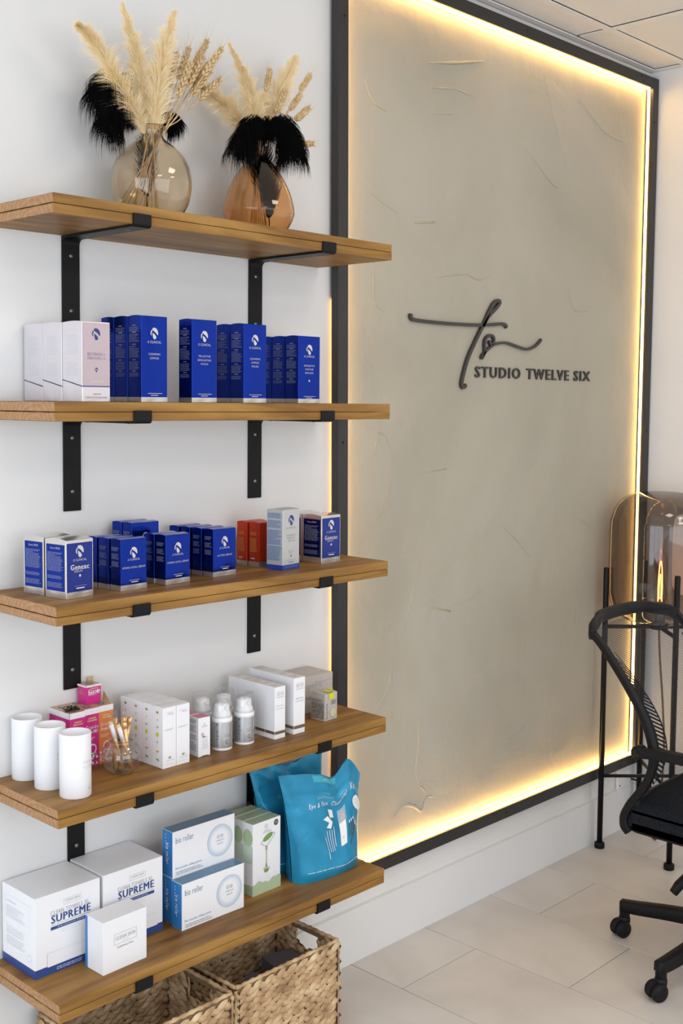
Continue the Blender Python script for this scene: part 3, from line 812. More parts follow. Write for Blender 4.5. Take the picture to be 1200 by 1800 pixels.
place_carton(GX, 'skincare_box', 'blue box with silver edges, nearest the wall at the right shelf end, mostly hidden', 'box', (.6938, -.0995, z3+.0002), 3, 'silver-edged serum boxes at the right')
def blue_short(key, w, d, h, title, tag_=True):
    f, s_ = Art(), Art()
    f.logo(LETTER_SILVER, w/2, h*.735, .0205)
    f.text(LETTER_SILVER, 'iS CLINICAL', w/2, h*.60, .028, .0038)
    f.text(LETTER_SILVER, title, w/2, h*.445, len(title)*.0033, .0036)
    f.lines(LETTER_SILVER, w*.33, w*.72, h*.19, h*.205, 1, .5, 3)
    f.rect(WHITEPRINT, w*.40, w*.66, h*.150, h*.163)
    f.text(LETTER_GREY, 'INNOVATIVE SKINCARE', w*.55, h*.045, .040, .0022)
    for (a, b, n) in ((.78, .86, 5), (.62, .73, 7), (.47, .58, 6)): s_.lines(LETTER_DIM, d*.12, d*.86, h*a, h*b, n, .42, n)
    return carton_meshes(key, w, d, h, BLUE, band=(SILVER, 0, h*.108), front=f, side=s_)
HC = blue_short('hc', .0608, .0288, .0940, 'HYDRA-COOL SERUM')
for k, lab in enumerate(('short blue box, front of three next to the silver-edged left pair', 'short blue box, middle of three next to the silver-edged left pair', 'short blue box, rearmost of three next to the silver-edged left pair')):
    place_carton(HC, 'skincare_box', lab, 'box', (.1721-.0045*k, -.1654+.0318*k, z3+.0002), 3.5, 'left row of short blue boxes')
for k, lab in enumerate(('short blue box, front of the pair in the middle of its shelf', 'short blue box, rear of the pair in the middle of its shelf')):
    place_carton(HC, 'skincare_box', lab, 'box', (.2756-.0045*k, -.1636+.0302*k, z3+.0002), 4, 'middle pair of short blue boxes')
CB = blue_short('cb', .0660, .0290, .1115, 'PRO-HEAL SERUM')
for k, lab in enumerate(('taller blue box by the wall seen over the short ones, front of its pair', 'taller blue box against the wall behind the short ones, rear of its pair')):
    place_carton(CB, 'skincare_box', lab, 'box', (.2600-.003*k, -.078+.0298*k, z3+.0002), 2, 'tall blue boxes against the wall')
AS = blue_short('as', .0625, .0265, .0945, 'ACTIVE SERUM')
for k, lab in enumerate(('blue box, front of the row of four beside the red boxes', 'blue box, second from the front in the row of four beside the red boxes', 'blue box, third from the front in the row of four beside the red boxes', 'blue box, rearmost of the row of four beside the red boxes')):
    place_carton(AS, 'skincare_box', lab, 'box', (.4027-.0042*k, -.1495+.0315*k, z3+.0002), 4, 'row of four blue boxes')
f, s_ = Art(), Art()
for (a, b, n) in ((.72, .80, 3), (.34, .66, 12)): s_.lines(AMBERDOT, .004, .024, .0935*a, .0935*b, n, .25, n)
s_.lines(LETTER_SILVER, .006, .018, .0935*.17, .0935*.21, 1, .8, 3)
RD = carton_meshes('rd', .058, .0295, .0935, RED, band=(SILVER, 0, .011), front=f, side=s_)
place_carton(RD, 'skincare_box', 'shiny red box, front of the pair, behind the silver-grey box', 'box', (.5620, -.1075, z3+.0002), 4, 'red boxes on the middle shelf')
place_carton(RD, 'skincare_box', 'shiny red box, rear of the pair, close to the wall', 'box', (.5570, -.0745, z3+.0002), 4, 'red boxes on the middle shelf')
w, d, h = .0555, .0425, .1250
f, s_ = Art(), Art()
f.logo(LETTER_BLUE, w/2, h*.82, .0215)
f.text(LETTER_GREY, 'iS CLINICAL', w/2, h*.695, .029, .0042)
for i, t in enumerate(('EXTREME', 'PROTECT', 'SPF 40')): f.text(LETTER_GREY, t, w/2, h*(.57-.045*i), .0038*len(t), .0038)
f.lines(LETTER_GREY, w*.34, w*.66, h*.27, h*.33, 3, .3, 3); f.disc(LETTER_BLUE, w/2, h*.225, .0018)
f.lines(LETTER_GREY, w*.2, w*.8, h*.155, h*.17, 1, .4, 3); f.rect(LETTER_BLUE, w*.36, w*.64, h*.118, h*.126)
f.text(LETTER_DIM, 'INNOVATIVE SKINCARE', w/2, h*.048, .042, .0036)
for (a, b, n) in ((.86, .95, 6), (.70, .83, 9), (.42, .67, 18), (.16, .40, 17)): s_.lines(mat('steel_blue_print', (.16, .24, .42), .5), d*.06, d*.94, h*a, h*b, n, .62, n)
place_carton(carton_meshes('sv', w, d, h, GREYCARD, band=(mat('royal_blue_band', (.02, .05, .33), .35), 0, .0105), front=f, side=s_), 'skincare_box', 'tall silver-grey box with blue base between the red boxes and the silver-edged ones', 'box', (.5666, -.1749, z3+.0002), 8)

# ================================================================== SHELF 4
z4 = Z[3]
tube_prof = [(0, 0), (.0272, 0), (.0278, .001), (.0278, .1125), (.0274, .1134), (.0255, .1134), (.0250, .1128), (.0248, .1030), (0, .1030)]
tube_me = lathe(tube_prof, 56); tube_me.materials.append(WHITECARD)
def curved_text(items, r):
    vs_, fs = [], []
    for t, ang, zc, w, h, rot in items:
        gv, gf = text_geo(t, 0.0)
        b = len(vs_)
        for x, y in gv:
            p, q = (x-.5)*w, (y-.5)*h
            if rot: p, q = -q, p
            a = R(ang) + p/r
            vs_.append((r*math.cos(a), r*math.sin(a), zc+q))
        fs.extend(tuple(b+i for i in f_) for f_ in gf)
    return pyd(vs_, fs)
for k, (x, y, lab) in enumerate(((.0580, -.0300, 'white cardboard tube nearest the wall at the left shelf end'), (.0603, -.1040, 'white cardboard tube between the two others at the left shelf end'), (.0668, -.1758, 'white cardboard tube nearest the shelf front, at the left end'))):
    t = thing('cardboard_tube', lab, 'tube', (x, y, z4), 0, 'three white tubes')
    link('tube_body', tube_me, None, t)
    tm = curved_text([('HEBE', -72, .064, .022, .006, 0), ('SKIN HEALTH', -72, .056, .024, .003, 0), ('COLLAGEN', -72, .0525, .018, .002, 0), ('Y', -62, .020, .006, .006, 0)], .0280)
    tm.materials.append(LETTER_PALE if k < 3 else LETTER_GREY)
    link('front_print', tm, None, t)
    link('v_mark', curved_text([('V', -65, .0155, .0055, .0052, 0)], .0281), LETTER_PURPLE, t)

# magenta and orange cartons
def lash(key, w, d, h, body, l2, tall=True):
    f, s_, tp = Art(), Art(), Art()
    f.rect(WHITEPRINT, 0, w, h*.90, h)
    f.text(LETTER_PALE, 'GRANDE', w/2, h*.948, w*.26, .0022)
    f.rect(GOLD, w*.28, w*.78, h*.82, h*.845); f.rect(GOLD, w*.2, w*.85, h*.78, h*.805)
    f.text(WHITEPRINT, 'Grande', w*.52, h*.68, w*.82, .0072, .0)
    f.text(WHITEPRINT, l2, w*.52, h*.60, w*.80, .0068, .02, .25)
    f.lines(WHITEPRINT, w*.12, w*.8, h*.46, h*.52, 2, .3, 3)
    if tall:
        f.disc(WHITEPRINT, w*.55, h*.30, w*.27, w*.30); f.disc(body, w*.55, h*.30, w*.20, w*.22)
        f.text(WHITEPRINT, '1', w*.50, h*.30, .004, .009, .03)
        rr = random.Random(5)
        for q in range(14): f.disc(WHITEPRINT, w*(.12+.76*rr.random()), h*(.03+.19*rr.random()), w*.08, w*.08, 10)
    s_.rect(WHITEPRINT, 0, d, h*.90, h)
    s_.lines(GOLD, d*.2, d*.8, h*.5, h*.84, 9, .2, 5)
    tp.disc(LETTER_PURPLE, w/2, d/2, w*.22, n=16); tp.disc(KRAFT, w/2, d/2, w*.13, n=12)
    return carton_meshes(key, w, d, h, body, arch=0.0, front=f, side=s_, top=tp, topmat=KRAFT)
LP = lash('lp', .0338, .0345, .1125, PINK, 'Lash-MD'); LO = lash('lo', .0330, .0345, .1125, ORANGE, 'Brow-MD')
place_carton(LP, 'cosmetic_box', 'magenta box under the black ribbon bow, behind the white tubes', 'box', (.1245, -.0690, z4+.0002), 1, 'magenta boxes')
place_carton(LP, 'cosmetic_box', 'magenta box by the wall, behind the one with the bow', 'box', (.1243, -.0338, z4+.0002), 0, 'magenta boxes')
place_carton(LP, 'cosmetic_box', 'magenta box in the front row touching the orange box', 'box', (.1590, -.0640, z4+.0002), 1, 'magenta boxes')
place_carton(LP, 'cosmetic_box', 'magenta box by the wall under the small topmost magenta one', 'box', (.1588, -.0290+.0, z4+.0002), 0, 'magenta boxes')
t = place_carton(LO, 'cosmetic_box', 'orange box with open gold flap beside the jar of gold tubes', 'box', (.1935, -.0620, z4+.0002), 1)
link('open_flap', pyd([(.010, .0345, .1126), (.033, .0345, .1126), (.0345, .040, .131), (.029, .0395, .128), (.033, 0.001, .1126), (.0355, 0.012, .1126), (.0365, .036, .131)], [(0, 1, 2, 3), (4, 5, 6, 1)]), KRAFT, t)
PS = lash('ps', .0335, .0290, .0370, PINK, 'Lash-MD', False)
t = place_carton(PS, 'cosmetic_box', 'small magenta box perched on top of the others with a gold flap behind', 'box', (.1865-.004, -.0430+.006, z4+.0002+.1127), 1)
link('open_flap', box_me(.024, .0365, .0292, .0300, .0, .046), KRAFT, t)
# black ribbon bow
bw_t = thing('ribbon_bow', 'black ribbon bow lying on a magenta box', 'bow', (.141, -.050, z4+.1131))
for k in range(6):
    a = R(20+60*k)
    pts = [(0, 0, .002), (.008*math.cos(a-.3), .008*math.sin(a-.3), .007), (.015*math.cos(a), .015*math.sin(a), .003), (.008*math.cos(a+.3), .008*math.sin(a+.3), .001), (0, 0, .001)]
    link('loop', sweep([smooth_path(pts, 4)], [(-.0018, 0), (-.0018, .0004), (.0018, .0004), (.0018, 0)]), CORD, bw_t)
for a in (.4, 3.4): link('tail', sweep([smooth_path([(0, 0, .002), (.012*math.cos(a), .012*math.sin(a), .003), (.021*math.cos(a+.2), .021*math.sin(a+.2), .0006)], 4)], [(-.0016, 0), (-.0016, .0004), (.0016, .0004), (.0016, 0)]), CORD, bw_t)

# glass jar holding gold-capped tubes
jr = thing('glass_jar', 'round clear glass jar holding slim gold tubes', 'jar', (.1962, -.1315, z4))
outer = [(0, .0004), (.016, .0004), (.026, .006), (.0345, .018), (.0375, .031), (.0350, .044), (.0280, .055), (.0225, .0590), (.0225, .0625), (.0245, .0640), (.0250, .0660), (.0235, .0675)]
inner = [(.0215, .0675), (.0208, .0600), (.0262, .0545), (.0332, .0435), (.0356, .031), (.0328, .019), (.025, .0082), (.015, .0032), (0, .0032)]
link('jar_body', lathe([(v.x, v.y) for v in smooth_path([(a, b, 0) for a, b in outer], 3)], 48), JARGLASS, jr)
tubes = [((-.026, .004, .118), (.003, .0, .006)), ((-.009, .006, .121), (-.011, .004, .008)), ((.000, -.010, .098), (.020, .004, .010)), ((.009, .006, .118), (.012, .008, .012)), ((.024, .004, .101), (-.002, .002, .006)), ((.019, .012, .100), (.008, .014, .009)), ((-.017, -.006, .111), (.016, -.008, .008))]
tl_lab = ['slim gold tube leaning far left out of the glass jar', 'clear-topped slim gold tube at the back left of the jar', 'short slim gold tube leaning in the jar middle', 'clear-topped slim gold tube at the back of the jar', 'slim gold tube leaning to the right in the jar', 'slim gold tube at the right rear of the jar', 'slim gold tube with white label at the front left of the jar']
for k, (a, b) in enumerate(tubes):
    t = thing('gold_tube', tl_lab[k], 'tube', (.1962, -.1315, z4), 0, 'gold tubes in the jar')
    A, B = Vector(a), Vector(b)
    link('tube_body', tube([B, B+(A-B)*.86], .0041, 12), GOLD, t)
    link('tube_cap', tube([B+(A-B)*.865, A], .0043, 12), CLEARCAP if k in (1, 3, 6, 0) else GOLD, t)
    if k in (6, 0): link('label', tube([B+(A-B)*.55, B+(A-B)*.8], .0043, 12), WHITEPRINT, t)

# white cartons with plant pictures, two rows of four
w, d, h = .0318, .0330, .1170
f, s_, f2 = Art(), Art(), Art()
def aloe(a, cx, cv, s):
    for k in range(5):
        an = R(90+(k-2)*28); tip = (cx+s*math.cos(an), cv+s*math.sin(an))
        n = (-math.sin(an)*s*.16, math.cos(an)*s*.16)
        a.poly(GREENLEAF, [(cx-n[0], cv-n[1]), tip, (cx+n[0], cv+n[1])])
f.text(LETTER_PALE, 'TWELVE', w*.48, h*.905, .016, .0030); f.text(LETTER_GREY, 'natural', w*.62, h*.885, .012, .0024)
f.lines(LETTER_GREY, w*.12, w*.92, h*.625, h*.655, 2, .3, 3)
aloe(f, w*.5, h*.155, .0055); f.lines(LETTER_GREY, w*.2, w*.85, h*.125, h*.14, 1, .3, 3); f.lines(LETTER_PALE, w*.1, w*.9, h*.06, h*.075, 1, .3, 3)
aloe(s_, d*.5, h*.895, .0065)
s_.disc(AMBERDOT, d*.5, h*.79, .0016, n=8); aloe(s_, d*.5, h*.655, .0045); s_.disc(LIME, d*.5, h*.545, .0040, .0044); s_.stroke(GREENLEAF, [(d*.5, h*.38), (d*.5, h*.45)], .0006); s_.stroke(GREENLEAF, [(d*.42, h*.44), (d*.5, h*.40), (d*.58, h*.44)], .0005)
s_.disc(AMBERDOT, d*.47, h*.265, .0032, .0018); s_.disc(AMBERDOT, d*.6, h*.275, .002, .0016); s_.disc(GREENLEAF, d*.48, h*.135, .0028, .0018); s_.disc(GREENLEAF, d*.58, h*.125, .0022, .0018)
for q in (.76, .61, .49, .35, .225, .10): s_.lines(LETTER_PALE, d*.3, d*.7, h*(q-.01), h*q, 1, .4, 1)
AL = carton_meshes('al', w, d, h, WHITECARD, front=f, side=s_, arch=.0012)
nm = ['front', 'second', 'third', 'rear']
for c_ in range(2):
    for k in range(4):
        place_carton(AL, 'skincare_box', f'slim white box with printed plants, {nm[k]} one of the {"left" if c_ == 0 else "right"} row of four', 'box', (.2617+.0326*c_ - .0004*k, -.1725+.0335*k, z4+.0002), 1.0, 'white boxes with plant pictures')

# small boxes with dusty pink lids
w, d, h = .0288, .0300, .0777
f, s_ = Art(), Art()
f.disc(LETTER_GREY, w*.5, h*.83, .0010, .0022, 8); f.text(LETTER_GREY, 'IMAGE', w*.5, h*.775, .013, .0024)
f.ring(PINKTOP, w*.34, h*.575, .0018, .0030, 14); f.text(LETTER_DARK, 'skin', w*.44, h*.515, .0075, .0034, .02); f.lines(LETTER_GREY, w*.3, w*.85, h*.19, h*.46, 8, .2, 4); f.lines(LETTER_GREY, w*.3, w*.85, h*.48, h*.495, 1, .5, 4)
for (a, b, n) in ((.84, .95, 5), (.62, .80, 8), (.42, .56, 6), (.14, .38, 10)): s_.lines(LETTER_GREY, d*.06, d*.86, h*a, h*b, n, .42, n)
f.rect(WOOD, w*.27, w*.8, 0.0004, .0022)
PT = carton_meshes('pt', w, d, h, WHITECARD, front=f, side=s_, topmat=PINKTOP, arch=.0008)
place_carton(PT, 'skincare_box', 'small white box with dusty pink lid in front of the pump bottles', 'box', (.3553, -.1626, z4+.0002), -3, 'pink-lidded boxes')
place_carton(PT, 'skincare_box', 'small white box with dusty pink lid hidden behind its twin', 'box', (.3520, -.1305, z4+.0002), -2, 'pink-lidded boxes')

# pump bottles with clear caps
pb = [(0, 0), (.0200, 0), (.0209, .0012), (.0209, .0045), (.0207, .005), (.0207, .0575), (.0209, .058), (.0209, .0645), (.0195, .066), (0, .066)]
pm = lathe(pb, 40); pm.materials.append(PLASTICWHITE)
lb = lathe([(.0212, .0055), (.0212, .0572)], 40); lb.materials.append(LABELSILVER)
cp = lathe([(.0208, .0655), (.0206, .100), (.0196, .1035), (.0180, .104), (0, .104)], 40); cp.materials.append(CLEARCAP)
hd = lathe([(0, .066), (.0185, .066), (.0185, .072), (.0155, .078), (.0150, .088), (.0135, .0915), (0, .093)], 28); hd.materials.append(PLASTICWHITE)
pt_ = curved_text([('biopelle', -150, .033, .046, .0085, 1), ('C', -95, .018, .0060, .0080, 0), ('SERUM', -92, .030, .012, .0022, 0), ('vitamin c complex', -92, .034, .015, .0018, 0)], .02135)
pt_.materials.append(mat('label_ink', (.07, .07, .08), .4))
spout = box_me(-.004, .004, -.0185, -.010, .083, .089, .001, 2); spout.materials.append(PLASTICWHITE)
for x, y, lab in ((.4292, -.146, 'silver-labelled pump bottle with clear cap beside the pink-lidded box'), (.4873, -.147, 'silver-labelled pump bottle with clear cap beside the white boxes with bronze bands'), (.4235, -.0905, 'pump bottle with clear cap behind the pink-lidded box'), (.4760, -.0960, 'pump bottle hidden behind the front two, only its clear cap showing')):
    t = thing('pump_bottle', lab, 'bottle', (x, y, z4), R(-8), 'pump bottles')
    for n_, m_ in (('bottle_body', pm), ('label', lb), ('label_print', pt_), ('pump_head', hd), ('spout', spout), ('clear_cap', cp)): link(n_, m_, None, t)

# white cartons with bronze band, two rows
def aq(key, w, d, h, t1, sc):
    f, s_, tp = Art(), Art(), Art()
    for cx, ch in ((w*.34, 'A'), (w*.70, 'Q')):
        f.ring(LETTER_GREY, cx, h*.865, .0044*sc, .0049*sc, 6); f.text(LETTER_DARK, ch, cx, h*.865, .0032*sc, .0040*sc, .01)
    f.lines(LETTER_GREY, w*.16, w*.86, h*.795, h*.81, 1, .5, 3)
    f.text(LETTER_GREY, t1, w*.5, h*.635, w*.68, .0038); f.lines(LETTER_GREY, w*.12, w*.88, h*.575, h*.60, 1, .3, 3)
    f.lines(LETTER_PALE, w*.3, w*.7, h*.04, h*.05, 1, .4, 3)
    tp.text(LETTER_GREY, 'AQ', w*.5, d*.5, w*.3, .004)
    tp.lines(LETTER_PALE, w*.25, w*.75, d*.3, d*.36, 1, .5, 1)
    f.rect(BRONZE, 0, w, h*.095, h*.150) if True else None
    s_.rect(BRONZE, 0.0004, d-.0004, h*.095, h*.150)
    return carton_meshes(key, w, d, h, WHITECARD, front=f, side=s_, top=tp, arch=.0006, topmat=mat('blush_white_card', (.72, .68, .66), .4))
m_ = aq('aq1', .0300, .0285, .1092, 'Eye Serum', 1.0)
for k in range(5): place_carton(m_, 'skincare_box', f'white box with bronze band, {("front", "second", "middle", "fourth", "rear")[k]} of the shorter row of five', 'box', (.5430-.0002*k, -.1791+.0290*k, z4+.0002), 0, 'shorter white boxes with bronze band', .6)
m_ = aq('aq2', .0326, .0340, .1193, 'Active Serum', 1.15)
for k in range(4): place_carton(m_, 'skincare_box', f'taller white box with bronze band, {("front", "second", "third", "rear")[k]} of the row of four', 'box', (.5965-.0002*k, -.1799+.0345*k, z4+.0002), 0, 'taller white boxes with bronze band', .6)
# wide biopelle boxes stood on edge against the wall
w, d, h = .1360, .0195, .0830
f, s_ = Art(), Art()
f.text(LETTER_GREY, 'biopelle', w*.46, h*.73, .075, .0185); f.rect(LIME, w*.70, w*.998, h*.36, h*.56); f.text(LETTER_GREY, 'tensage', w*.45, h*.40, .05, .010)
f.lines(LETTER_GREY, w*.62, w*.95, h*.80, h*.84, 1, .3, 3)
m_ = carton_meshes('bp', w, d, h, BEIGECARD, front=f, arch=0.0)
for k in range(4): place_carton(m_, 'skincare_box', f'wide greige box standing on edge, {("front", "second", "third", "rear")[k]} of four behind the small one', 'box', (.6755, -.0830+.0202*k, z4+.0002), 0, 'wide greige boxes')
w, d, h = .0420, .0400, .0600
f, s_, tp = Art(), Art(), Art()
f.rect(LIME, w*.30, w*.72, h*.78, h); f.text(LETTER_DARK, 'biopelle', w*.17, h*.36, .034, .0062, rot=90)
f.lines(LETTER_DARK, w*.5, w*.92, h*.58, h*.74, 4, .45, 3); f.lines(LETTER_GREY, w*.55, w*.85, h*.38, h*.44, 2, .3, 4); f.disc(mat('pale_yellow_print', (.62, .58, .36), .5), w*.62, h*.28, w*.22, h*.16); f.lines(LETTER_GREY, w*.45, w*.8, h*.08, h*.11, 1, .4, 4)
s_.rect(MOTTLE, d*.04, d*.94, h*.06, h*.66); s_.lines(LETTER_DARK, d*.04, d*.94, h*.69, h*.80, 4, .4, 4)
tp.rect(LIME, w*.30, w*.72, 0, d*.55)
place_carton(carton_meshes('bs', w, d, h, BEIGECARD, front=f, side=s_, top=tp, arch=.002), 'skincare_box', 'small square greige box with lime seal near the right shelf end', 'box', (.7126, -.1563, z4+.0002), 4)

# ================================================================== SHELF 5
z5 = Z[4]
def supreme():
    w, d, h = .1385, .1120, .1493
    f, s_, tp = Art(), Art(), Art()
    f.outline(LETTER_GREY, w*.43, w*.70, h*.815, h*.885, .0004); f.text(LETTER_GREY, 'CLEAN SKIN', w*.565, h*.855, .030, .0040)
    f.text(LETTER_GREY, 'CLEAN TOWELS XL', w*.53, h*.755, .082, .0082)
    f.text(NAVY, 'SUPREME', w*.545, h*.675, .084, .0145, .016)
    f.lines(LETTER_GREY, w*.24, w*.85, h*.605, h*.617, 1, .5, 3)
    f.rect(NAVY, w*.235, w*.85, h*.545, h*.585); f.text(LETTER_PALE, 'EXTRA EXFOLIATING TEXTURE', w*.54, h*.565, .056, .0026)
    f.outline(LETTER_PALE, w*.40, w*.68, h*.485, h*.52, .0004)
    f.rect(WHITECARD, w*.18, w*.90, h*.10, h*.27); f.outline(LETTER_GREY, w*.18, w*.90, h*.10, h*.27, .0005)
    f.text(LETTER_GREY, 'CLINICALLY PROVEN TO', w*.54, h*.225, .045, .0028); f.lines(LETTER_GREY, w*.22, w*.86, h*.13, h*.20, 3, .35, 3)
    f.lines(LETTER_PALE, w*.32, w*.75, h*.035, h*.08, 2, .35, 9)
    for (a, b, n) in ((.80, .84, 1), (.60, .76, 8), (.40, .50, 3), (.26, .38, 6)): s_.lines(LETTER_PALE, d*.12, d*.72, h*a, h*b, n, .25, n)
    s_.outline(LETTER_PALE, d*.08, d*.84, h*.50, h*.88, .0003); s_.ring(mat('pale_blue_print', (.55, .66, .82), .5), d*.84, h*.23, .0062, .0068, 20)
    return carton_meshes('sup', w, d, h, WHITECARD, band=(NAVY, 0, .0165), front=f, side=s_, arch=.0004)
place_carton(supreme(), 'towel_box', 'large white box with navy base at the left end of the lowest shelf', 'box', (.0180, -.1172, z5+.0002), 0, 'large white and navy boxes')
place_carton(supreme(), 'towel_box', 'large white box with navy base beside the blue-sided boxes', 'box', (.1640, -.1168, z5+.0002), 0, 'large white and navy boxes')
w, d, h = .0982, .0550, .0983
f, s_ = Art(), Art()
f.outline(LETTER_GREY, w*.24, w*.76, h*.50, h*.70, .0005); f.text(LETTER_GREY, 'CLEAN SKIN', w*.5, h*.615, .044, .0068); f.text(LETTER_PALE, 'CLUB', w*.5, h*.545, .014, .0030); f.text(LETTER_DARK, 'Redefining Clean', w*.5, h*.435, .036, .0042)
s_.rect(MIDBLUE, 0.0002, d*.13, .0002, h-.0004)
place_carton(carton_meshes('cs', w, d, h, WHITECARD, front=f, side=s_, arch=.0), 'towel_box', 'small plain white box in front of the two large white and navy ones', 'box', (.1130, -.1907, z5+.0002), 1.5)
# bio roller cartons
w, d, h = .1590, .0340, .0938
f, s_, tp = Art(), Art(), Art()
f.text(SLATE, 'bio roller', w*.185, h*.80, .044, .0125, .0)
for q in range(9): f.ring(mat('ring_blue_%d' % q, (.80-.05*q, .82-.035*q, .86-.022*q), .5), w*.755, h*.50, .0215+.0016*q, .0215+.0016*(q+1), 36, sq=1.0) if q < 7 else None
f.text(SLATE, 'G10', w*.755, h*.59, .0155, .0075, .0); f.text(SLATE, 'integrated', w*.755, h*.50, .020, .0042); f.text(SLATE, 'roller kit', w*.755, h*.43, .015, .0036)
f.text(SLATE, 'Microneedle rolling system', w*.25, h*.185, .066, .0055); f.lines(LETTER_GREY, w*.05, w*.50, h*.055, h*.14, 2, .4, 6)
s_.text(WHITEPRINT, 'bio roller', d*.50, h*.50, .044, .0095, .02, rot=-90)
for q in (.90, .83, .76): s_.disc(WHITEPRINT, d*.35, h*q, .0009, .0016, 8)
tp.outline(LETTER_PALE, w*.55, w*.76, d*.35, d*.62, .0004); tp.text(LETTER_DIM, 'bio roller', w*.655, d*.48, .024, .004)
bmr = bmesh.new(); add_box(bmr, 0, w, 0, d, 0, h); bmr.normal_update()
for fc in bmr.faces: fc.material_index = 1 if fc.normal.x < -.5 else (2 if fc.normal.z > .5 else 0)
bevel(bmr, .0006, 2); mr_ = me_from(bmr)
for q in (WHITECARD, MIDBLUE, SLATE): mr_.materials.append(q)
BR = [('box_body', mr_)] + [('front_print', q) for q in art_objects(f, 'F', w, d, h, None)] + [('side_print', q) for q in art_objects(s_, 'L', w, d, h, None)] + [('top_print', q) for q in art_objects(tp, 'T', w, d, h, None)]
place_carton(BR, 'roller_box', 'white box with bright blue side, nearest the front edge of the lowest shelf', 'box', (.3242, -.1504, z5+.0002), -1.0, 'white boxes with bright blue sides')
place_carton(BR, 'roller_box', 'white box with bright blue side, hidden behind the front one and under another', 'box', (.3292, -.1140, z5+.0002), -1.0, 'white boxes with bright blue sides')
place_carton(BR, 'roller_box', 'white box with bright blue side, uppermost, standing on another', 'box', (.3292, -.1145, z5+.0002+.0942), -1.0, 'white boxes with bright blue sides')
# jade roller cartons
w, d, h = .0810, .0305, .1553
f, s_, tp = Art(), Art(), Art()
f.disc(LETTER_DARK, w*.83, h*.93, .0065, .0068, 20); f.text(WHITEPRINT, 'YES', w*.83, h*.93, .006, .0026)
f.disc(mat('pale_sage_print', (.62, .68, .58), .5), w*.48, h*.92, .005, n=8)
f.text(LETTER_GREY, 'DAILY', w*.5, h*.865, .014, .003); f.text(LETTER_GREY, 'CONCEPTS', w*.5, h*.84, .026, .0034)
f.disc(JADE, w*.53, h*.765, .0150, .0062, 22, .38)
GST = mat('pewter_print', (.30, .30, .27), .4)
f.stroke(GST, [(w*.32, h*.735), (w*.28, h*.70), (w*.48, h*.635), (w*.75, h*.755), (w*.78, h*.795), (w*.70, h*.80)], .0010)
f.rect(GST, w*.455, w*.505, h*.59, h*.645); f.rect(mat('pale_jade_print', (.52, .58, .40), .5), w*.462, w*.50, h*.40, h*.59); f.rect(GST, w*.455, w*.505, h*.35, h*.40)
f.stroke(GST, [(w*.40, h*.325), (w*.38, h*.345), (w*.48, h*.36), (w*.60, h*.33), (w*.56, h*.30)], .0009); f.disc(JADE, w*.48, h*.305, .0065, .0048)
wave = [(0, 0.0003)] + [(w, 0.0003)] + [(w*(1-k/20), h*(.16+.012*math.sin(k*1.3)+.02*math.sin(k*.5)-.0*k)) for k in range(21)]
f.poly(GREENCARD, wave)
for q in (.22, .5, .78): f.ring(LETTER_PALE, w*q, h*.215, .0048, .0053, 16)
s_.disc(mat('leafy_print', (.42, .56, .33), .5), d*.5, h*.80, d*.48, h*.12, 14); s_.rect(mat('pale_green_print', (.58, .68, .56), .5), .0004, d-.0004, h*.45, h*.69); s_.rect(GREENCARD, .0004, d-.0004, 0.0004, h*.14)
JD = carton_meshes('jd', w, d, h, WHITECARD, front=f, side=s_, topmat=GREENCARD, arch=.0)
sleeve = pyd([(-.001, d+.0002, h+.001), (w+.001, d+.0002, h+.001), (w+.002, d-.003, h+.010), (0.0, d-.003, h+.008)], [(0, 1, 2, 3)]); sleeve.materials.append(SLEEVE)
for k, lab in enumerate(('white and sage jade roller box, front of three, picture fully visible', 'white and sage jade roller box in the middle of the three', 'white and sage jade roller box nearest the wall')):
    t = place_carton(JD, 'jade_roller_box', lab, 'box', (.5275, -.1306+.0318*k, z5+.0002), 1.5, 'jade roller boxes')
    if k: link('clear_sleeve_flap', sleeve, None, t)

